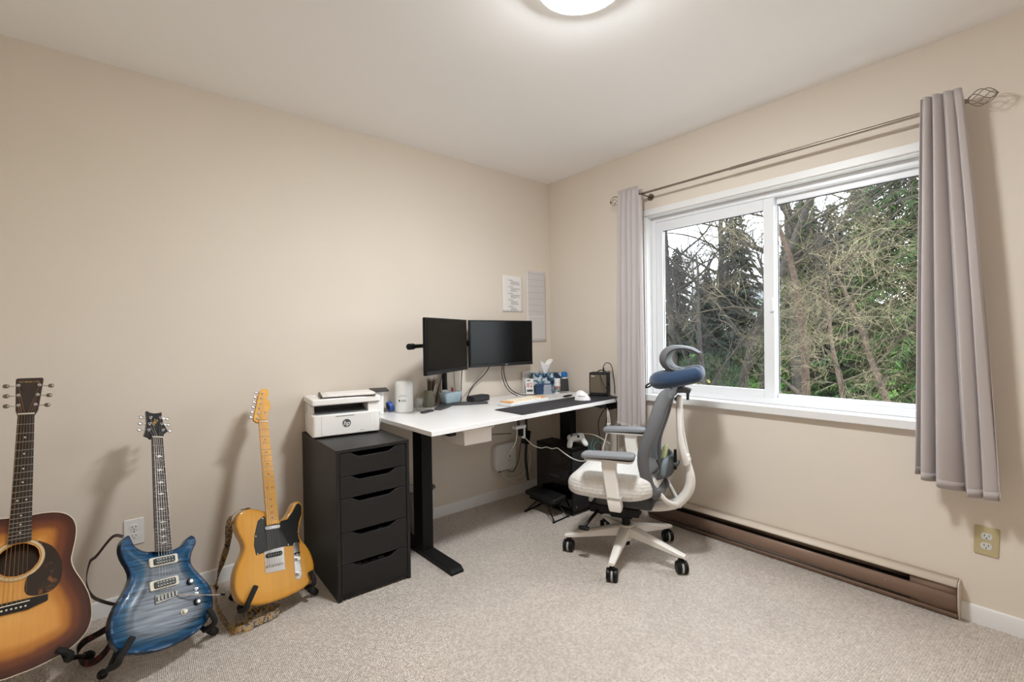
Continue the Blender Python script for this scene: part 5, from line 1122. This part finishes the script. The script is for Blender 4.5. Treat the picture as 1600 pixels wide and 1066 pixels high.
strap('guitar_strap', 'gold and grey patterned strap hanging off the butterscotch guitar and coiled on the carpet', gpts, .030, ST1, [tuple(Tt.to_3x3() @ Vector((0, 0, 1)))]*4+[(.8, .4, .2)]*2+[(.15*math.sin(i), .25, 1) for i in range(len(gpts)-6)])
p0 = Tp @ Vector((-.124, .4195, .018))
strap('guitar_strap', 'thin dark brown strap looping off the horn of the blue guitar', [p0, p0+Vector((-.03, .01, .004)), p0+Vector((-.075, .02, -.055)), p0+Vector((-.095, .02, -.075)), p0+Vector((-.105, .02, -.14)), p0+Vector((-.09, .02, -.20)), p0+Vector((-.05, .01, -.235)), p0+Vector((-.01, .0, -.255))], .011, LEATH, [(0, .6, .6)]*8)
rp = px3([(196, 955, .12), (178, 975, .08), (155, 990, .055), (132, 1003, .04), (121, 1018, .028), (126, 1033, .02), (142, 1036, .018), (160, 1024, .024), (176, 1002, .05), (190, 972, .10)])
strap('guitar_strap', 'dark red woven strap looped on the carpet between acoustic and blue guitars', rp, .024, ST2, [(.1*math.sin(i), .3, 1) for i in range(len(rp))])

# ------------------------------------------------------------------ outside the window
def gz(x): return -1.55+.062*max(0, x-1)
GR = M('lawn', '#4d7a2c', .95, var=.35, vscale=3, bump=.6, bscale=30, detail=6, spec=.1); GV = M('gravel_bed', '#8b867d', .95, var=.4, vscale=16, bump=.6, bscale=40, detail=8, spec=.1)
for nm, xs, mt_ in (('ground', [.6]+list(range(2, 12)), GV), ('lawn', range(11, 74, 3), GR)):
    rows = [[(x, y, gz(x)+.06*math.sin(x*1.3+y)*math.sin(y*.9)) for y in range(-26, 60, 3)] for x in xs]
    MB().grid(rows).build(nm, mt_, smooth=180)['kind'] = 'structure'
class Sticks:
    def __init__(s): s.v = []; s.f = []
    def add(s, P, r0, r1, n):
        b = len(s.v); N = len(P); t = (P[-1]-P[0]).normalized(); e1 = t.orthogonal().normalized(); e2 = t.cross(e1)
        cs = [(math.cos(2*math.pi*k/n), math.sin(2*math.pi*k/n)) for k in range(n)]
        for i, p in enumerate(P):
            r = r0+(r1-r0)*i/(N-1)
            for c, q in cs: s.v.append((p.x+(e1.x*c+e2.x*q)*r, p.y+(e1.y*c+e2.y*q)*r, p.z+(e1.z*c+e2.z*q)*r))
        for i in range(N-1):
            for k in range(n):
                l = (k+1) % n; s.f.append((b+i*n+k, b+i*n+l, b+(i+1)*n+l, b+(i+1)*n+k))
    def build(s, name, mat, parent):
        me = bpy.data.meshes.new(name); me.from_pydata(s.v, [], s.f); me.update(); me.polygons.foreach_set('use_smooth', [True]*len(me.polygons)); me.materials.append(mat)
        o = bpy.data.objects.new(name, me); COL.objects.link(o); o.parent = parent; return o
def bare_tree(label, loc, seed, height, r0, counts, spread, droop, lens, mats, lean=(0, 0), split=.25, group='bare trees beyond the window', name='bare_tree'):
    rnd = random.Random(seed); root = thing(name, label, 'tree', loc, group=group); st = [Sticks() for _ in range(3)]
    def rv(): return Vector((rnd.gauss(0, 1), rnd.gauss(0, 1), rnd.gauss(0, 1)))
    def branch(p, d, L, r, lev):
        n = (9, 6, 5, 4, 3)[lev]; P = [p.copy()]; dd = d.copy(); step = L/n
        for i in range(n):
            dd = (dd+rv()*(.07, .15, .20, .24, .26)[lev]+Vector((0, 0, droop[lev]))).normalized(); P.append(P[-1]+dd*step)
        rend = r*(.35 if lev < 3 else .45); st[0 if lev == 0 else 1 if lev < 3 else 2].add(P, r, rend, (8, 5, 4, 3, 3)[lev])
        if lev >= len(counts): return
        k = counts[lev]
        for j in range(k):
            t = split+(1-split)*((j+rnd.random())/k) if lev == 0 else .15+.85*((j+rnd.random())/k)
            x = t*n; i = min(int(x), n-1); q = P[i].lerp(P[i+1], x-i); ax = (P[i+1]-P[i]).normalized()
            side = rv(); side = (side-ax*side.dot(ax)).normalized(); a = math.radians(rnd.uniform(*spread[lev]))
            nd = ax*math.cos(a)+side*math.sin(a); rr = r+(rend-r)*t
            branch(q, nd.normalized(), L*rnd.uniform(*lens[lev])*(1.15-.5*t if lev == 0 else 1.1-.4*t), rr*rnd.uniform(.40, .56) if lev < 2 else rr*.5, lev+1)
    branch(Vector((0, 0, 0)), Vector((lean[0], lean[1], 1)).normalized(), height, r0, 0)
    st[0].build('trunk', mats[0], root); st[1].build('limbs', mats[1], root)['kind'] = 'stuff'; st[2].build('twigs', mats[2], root)['kind'] = 'stuff'; return root
def copy_tree(root, loc, rz, label, sc=1):
    r = root.copy(); COL.objects.link(r); r.location = loc; r.rotation_euler = (0, 0, rz); r.scale = (sc,)*3; r['label'] = label
    for c in root.children: k = c.copy(); COL.objects.link(k); k.parent = r
    return r
def where(px, D):
    p = CAMP+ray(px, 560)*D; return (p.x, p.y, gz(p.x)-.05)
BK1 = M('bark_brown', '#453b34', .9, var=.35, vscale=14, spec=.1); BK2 = M('bark_grey', '#373431', .9, var=.3, vscale=14, spec=.1); TWT = M('twig_tan', '#7d755e', .9, var=.25, vscale=3, spec=.1); TWG = M('twig_grey', '#3f3c39', .9, var=.25, vscale=3, spec=.1); LMB = M('limb_olive', '#3f3a31', .9, var=.3, vscale=6, spec=.1)
sp = ((35, 70), (30, 70), (30, 75), (30, 80)); ln = ((.34, .52), (.35, .55), (.30, .5), (.3, .5))
t1 = bare_tree('reddish-trunked bare tree with a dense tangle of tan twigs', where(1262, 9.0), 5, 5.8, .085, (14, 9, 7, 4), ((50, 85), (35, 75), (35, 80), (30, 80)), (.0, -.035, -.05, -.03, 0), ((.30, .48), (.40, .62), (.38, .6), (.45, .75)), (BK1, LMB, TWT), (.0, .05), .18)
t2 = bare_tree('forked olive-twigged tree arching in front of the fir', where(1400, 10.5), 8, 5.2, .08, (13, 9, 7, 4), ((45, 85), (35, 75), (35, 80), (30, 80)), (.0, -.03, -.05, -.03, 0), ((.45, .68), (.42, .62), (.38, .6), (.45, .75)), (BK1, LMB, TWT), (-.05, .12), .15)
t3 = bare_tree('tall grey bare tree rising behind the fixed pane', where(1248, 12.5), 21, 8.5, .15, (14, 9, 8, 6), sp, (.0, .01, 0, 0, 0), ln, (BK2, BK2, TWG), (.02, -.03), .25)
t4 = bare_tree('grey leaning bare tree seen through the sliding pane', where(1150, 12.0), 33, 8.5, .12, (15, 9, 8, 6), sp, (.0, .02, .01, 0, 0), ln, (BK2, BK2, TWG), (.02, -.14), .22)
copy_tree(t4, where(1192, 14.0), 2.0, 'second grey leaning bare tree close behind the first', 1.05)
copy_tree(t3, where(1060, 14.0), 1.1, 'slender grey bare tree at the edge of the sliding pane', .9)
copy_tree(t4, where(1085, 17.0), 4.0, 'far grey bare tree behind the shrubs', 1.0)
copy_tree(t3, where(1345, 19.0), 2.7, 'far grey bare tree beside the fir', 1.0)
copy_tree(t3, where(1120, 21.0), 5.2, 'distant pale bare tree between the nearer trunks', 1.15)
copy_tree(t4, where(1105, 10.0), 2.6, 'low grey tangled tree over the shrubs of the sliding pane', .60)
copy_tree(t1, where(1340, 7.6), 4.1, 'low arching tan-twigged tree close to the house', .62)
# conifers
def needle_mat(name, c1, c2):
    m = M(name, c1, .8, spec=.15); nt = m.node_tree; N = nt.nodes.new; L = nt.links.new; g = N('ShaderNodeNewGeometry'); r = N('ShaderNodeValToRGB'); r.color_ramp.elements[0].color = lin(c1); r.color_ramp.elements[1].color = lin(c2); L(g.outputs['Random Per Island'], r.inputs[0]); L(r.outputs[0], bsdf(m).inputs['Base Color']); return m
def conifer(label, loc, seed, height, rad, nb, mat, group='evergreen trees beyond the window', zlow=.04):
    rnd = random.Random(seed); root = thing('fir_tree', label, 'tree', loc, group=group); tk = Sticks(); lb = Sticks(); V = []; Fc = []
    tk.add([Vector((.04*math.sin(i), .04*math.cos(i*1.7), height*i/10)) for i in range(11)], height*.018, .01, 8); tk.build('trunk', BK1, root)
    for b in range(nb):
        t = zlow+(1-zlow)*(b/nb)**.85; z = height*t; L = rad*(1-t)**.8*rnd.uniform(.75, 1.12)+.12; a = b*2.39996+rnd.uniform(-.3, .3); d = Vector((math.cos(a), math.sin(a), rnd.uniform(-.15, .2))); P = [Vector((0, 0, z))]; n = 7
        for i in range(n): d = (d+Vector((0, 0, -.09+.03*i/n))).normalized(); P.append(P[-1]+d*(L/n))
        lb.add(P, .018*(1-t)+.006, .004, 3); sd = Vector((-math.sin(a), math.cos(a), 0)); m_ = int(14+46*L/rad)
        for k in range(m_):
            u = .12+.88*k/m_; x = u*n; i = min(int(x), n-1); q = P[i].lerp(P[i+1], x-i); ax = (P[i+1]-P[i]).normalized(); s = 1 if k % 2 else -1
            l = (.34*(1-u)+.12)*rnd.uniform(.7, 1.2)*min(1.3, L/1.0+.3); dr = (ax*rnd.uniform(.4, .9)+sd*s*rnd.uniform(.6, 1)+Vector((0, 0, rnd.uniform(-.75, -.15)))).normalized()
            e = q+dr*l; wv = dr.cross(Vector((rnd.gauss(0, .5), rnd.gauss(0, .5), 1))).normalized()*rnd.uniform(.010, .024); mid = q.lerp(e, .45)+Vector((0, 0, .02))
            bi = len(V); V.extend([tuple(q-wv*.4), tuple(q+wv*.4), tuple(mid+wv*1.5), tuple(mid-wv*1.5), tuple(e+wv*.3), tuple(e-wv*.3)]); Fc.extend([(bi, bi+1, bi+2, bi+3), (bi+3, bi+2, bi+4, bi+5)])
            for h in range(3):
                qq = q.lerp(e, rnd.uniform(.25, .95)); d2 = (dr+Vector((rnd.gauss(0, .6), rnd.gauss(0, .6), rnd.gauss(-.3, .4)))).normalized()*l*.45; w2 = d2.cross(Vector((rnd.gauss(0, 1), rnd.gauss(0, 1), 1))).normalized()*.010
                bi = len(V); V.extend([tuple(qq-w2), tuple(qq+w2), tuple(qq+d2+w2*.3), tuple(qq+d2-w2*.3)]); Fc.append((bi, bi+1, bi+2, bi+3))
    lb.build('limbs', BK1, root)['kind'] = 'stuff'
    me = bpy.data.meshes.new('needles'); me.from_pydata(V, [], Fc); me.update(); me.materials.append(mat); o = bpy.data.objects.new('needles', me); COL.objects.link(o); o.parent = root; o['kind'] = 'stuff'; return root
NE1 = needle_mat('fir_needles', '#172a16', '#3a5428'); NE2 = needle_mat('dark_needles', '#1b2623', '#333f3a')
c1_ = conifer('large dark green fir filling the side of the fixed pane', where(1428, 12.0), 3, 9.0, 2.6, 230, NE1)
c3_ = conifer('bluish dark conifer standing behind the grey trees', where(1150, 19.0), 6, 7.0, 1.9, 170, NE2)
copy_tree(c1_, where(1345, 20.0), 1.7, 'green fir farther back behind the tangled tree', .95)
copy_tree(c3_, where(1250, 24.0), .9, 'distant bluish conifer behind the reddish trunk', 1.15)
copy_tree(c3_, where(1058, 23.0), 2.2, 'distant bluish conifer at the edge of the sliding pane', .85)
# shrubs
def shrub(label, loc, seed, size, nleaf, mat, leaf=.05, group='shrubs beyond the window'):
    rnd = random.Random(seed); root = thing('leafy_shrub', label, 'shrub', loc, group=group); V = []; Fc = []; st = Sticks()
    blobs = [(rnd.uniform(-.6, .6)*size[0], rnd.uniform(-.6, .6)*size[1], rnd.uniform(.25, .75)*size[2], rnd.uniform(.35, .6)) for _ in range(9)]
    for bx_, by_, bz_, br_ in blobs: st.add([Vector((0, 0, 0)), Vector((bx_*.4, by_*.4, bz_*.5)), Vector((bx_, by_, bz_))], .02, .008, 4)
    for k in range(nleaf):
        bx_, by_, bz_, br_ = blobs[k % 9]; d = Vector((rnd.gauss(0, 1), rnd.gauss(0, 1), rnd.gauss(0, 1))).normalized()*rnd.uniform(.5, 1)**.5
        p = Vector((bx_+d.x*br_*size[0]*.7, by_+d.y*br_*size[1]*.7, max(.02, bz_+d.z*br_*size[2]*.6))); a = Vector((rnd.gauss(0, 1), rnd.gauss(0, 1), rnd.gauss(0, .6))).normalized()*leaf*rnd.uniform(.6, 1.2); w_ = a.orthogonal().normalized()*leaf*.32
        b = len(V); V.extend([tuple(p-a*.5), tuple(p+w_), tuple(p+a*.5), tuple(p-w_)]); Fc.append((b, b+1, b+2, b+3))
    st.build('stems', BK1, root)['kind'] = 'stuff'
    me = bpy.data.meshes.new('leaves'); me.from_pydata(V, [], Fc); me.update(); me.materials.append(mat); o = bpy.data.objects.new('leaves', me); COL.objects.link(o); o.parent = root; o['kind'] = 'stuff'; return root
LV1 = needle_mat('evergreen_leaf', '#1e2a1c', '#3b4830'); LV2 = needle_mat('ochre_leaf', '#5d5a34', '#a49a58'); LV3 = needle_mat('russet_leaf', '#5a3a33', '#8d5a50')
s1 = shrub('dark evergreen shrub below the bluish conifer', where(1120, 13.5), 2, (1.4, 1.4, 1.9), 6500, LV1)
shrub('ochre-leaved shrub at the edge of the sliding pane', where(1055, 12.0), 4, (.9, .9, 1.5), 3500, LV2)
shrub('russet shrub low beside the mullion', where(1170, 11.0), 5, (.7, .7, 1.0), 2500, LV3)
copy_tree(s1, where(1195, 17.0), 1.2, 'evergreen shrub behind the reddish trunk', 1.0)
copy_tree(s1, where(1285, 15.5), 2.9, 'evergreen shrub between fir and reddish trunk', .8)
copy_tree(s1, where(1400, 16.0), 4.2, 'evergreen shrub at the foot of the fir', .9)
for k, (px_, D_, s_, lab) in enumerate(((1045, 24, 1.7, 'tall evergreen thicket at the far edge of the sliding pane'), (1110, 26, 1.9, 'tall evergreen thicket behind the far bare trees'), (1180, 22, 1.6, 'tall evergreen thicket behind the mullion'), (1235, 20, 1.5, 'tall evergreen thicket behind the reddish trunk'), (1300, 23, 1.9, 'tall evergreen thicket behind the tangled tree'), (1375, 22, 1.9, 'tall evergreen thicket behind the fir'), (1440, 18, 1.6, 'tall evergreen thicket beside the fir foot'))):
    copy_tree(s1, where(px_, D_), k*1.3, lab, s_)
copy_tree(c3_, where(1105, 16.5), 3.1, 'middle bluish conifer between the grey trunks', .62)
copy_tree(c1_, where(1262, 15.0), 5.0, 'dark fir directly behind the reddish trunk', .72)
copy_tree(c3_, where(1300, 14.5), 4.4, 'slim bluish conifer behind the tangled tree', .85)
# pale house glimpsed behind the trees
hp_ = where(1205, 34)
ho = thing('house', 'pale grey house glimpsed far behind the trees', 'house', (hp_[0], hp_[1], gz(hp_[0])), (0, 0, math.radians(-55)))
HW = M('house_siding', '#c3c7c9', .8); MB().b2(-5, 5, -3, 3, 0, 3.0).build('walls', HW, ho, smooth=0)
for i in range(14): MB().b2(-5.02, 5.02, -3.02, -2.98, .1+i*.2, .28+i*.2).build('siding_board', HW, ho, smooth=0)
MB().prism([(-3.4, 3.0), (3.4, 3.0), (0, 4.3)], -5.3, 5.3, R=Matrix(((0, 0, 1), (1, 0, 0), (0, 1, 0)))).build('roof', M('roof_shingle', '#5d5f63', .9), ho, smooth=0)
for x in (-3, 0, 3): wn = MB().b2(x-.7, x+.7, -3.08, -3.0, 1.1, 2.3).build('window_frame', WHITE, ho, smooth=0); MB().b2(x-.6, x+.6, -3.09, -3.07, 1.2, 2.2).build('window_pane', M('far_pane', '#39424a', .2), wn, smooth=0)
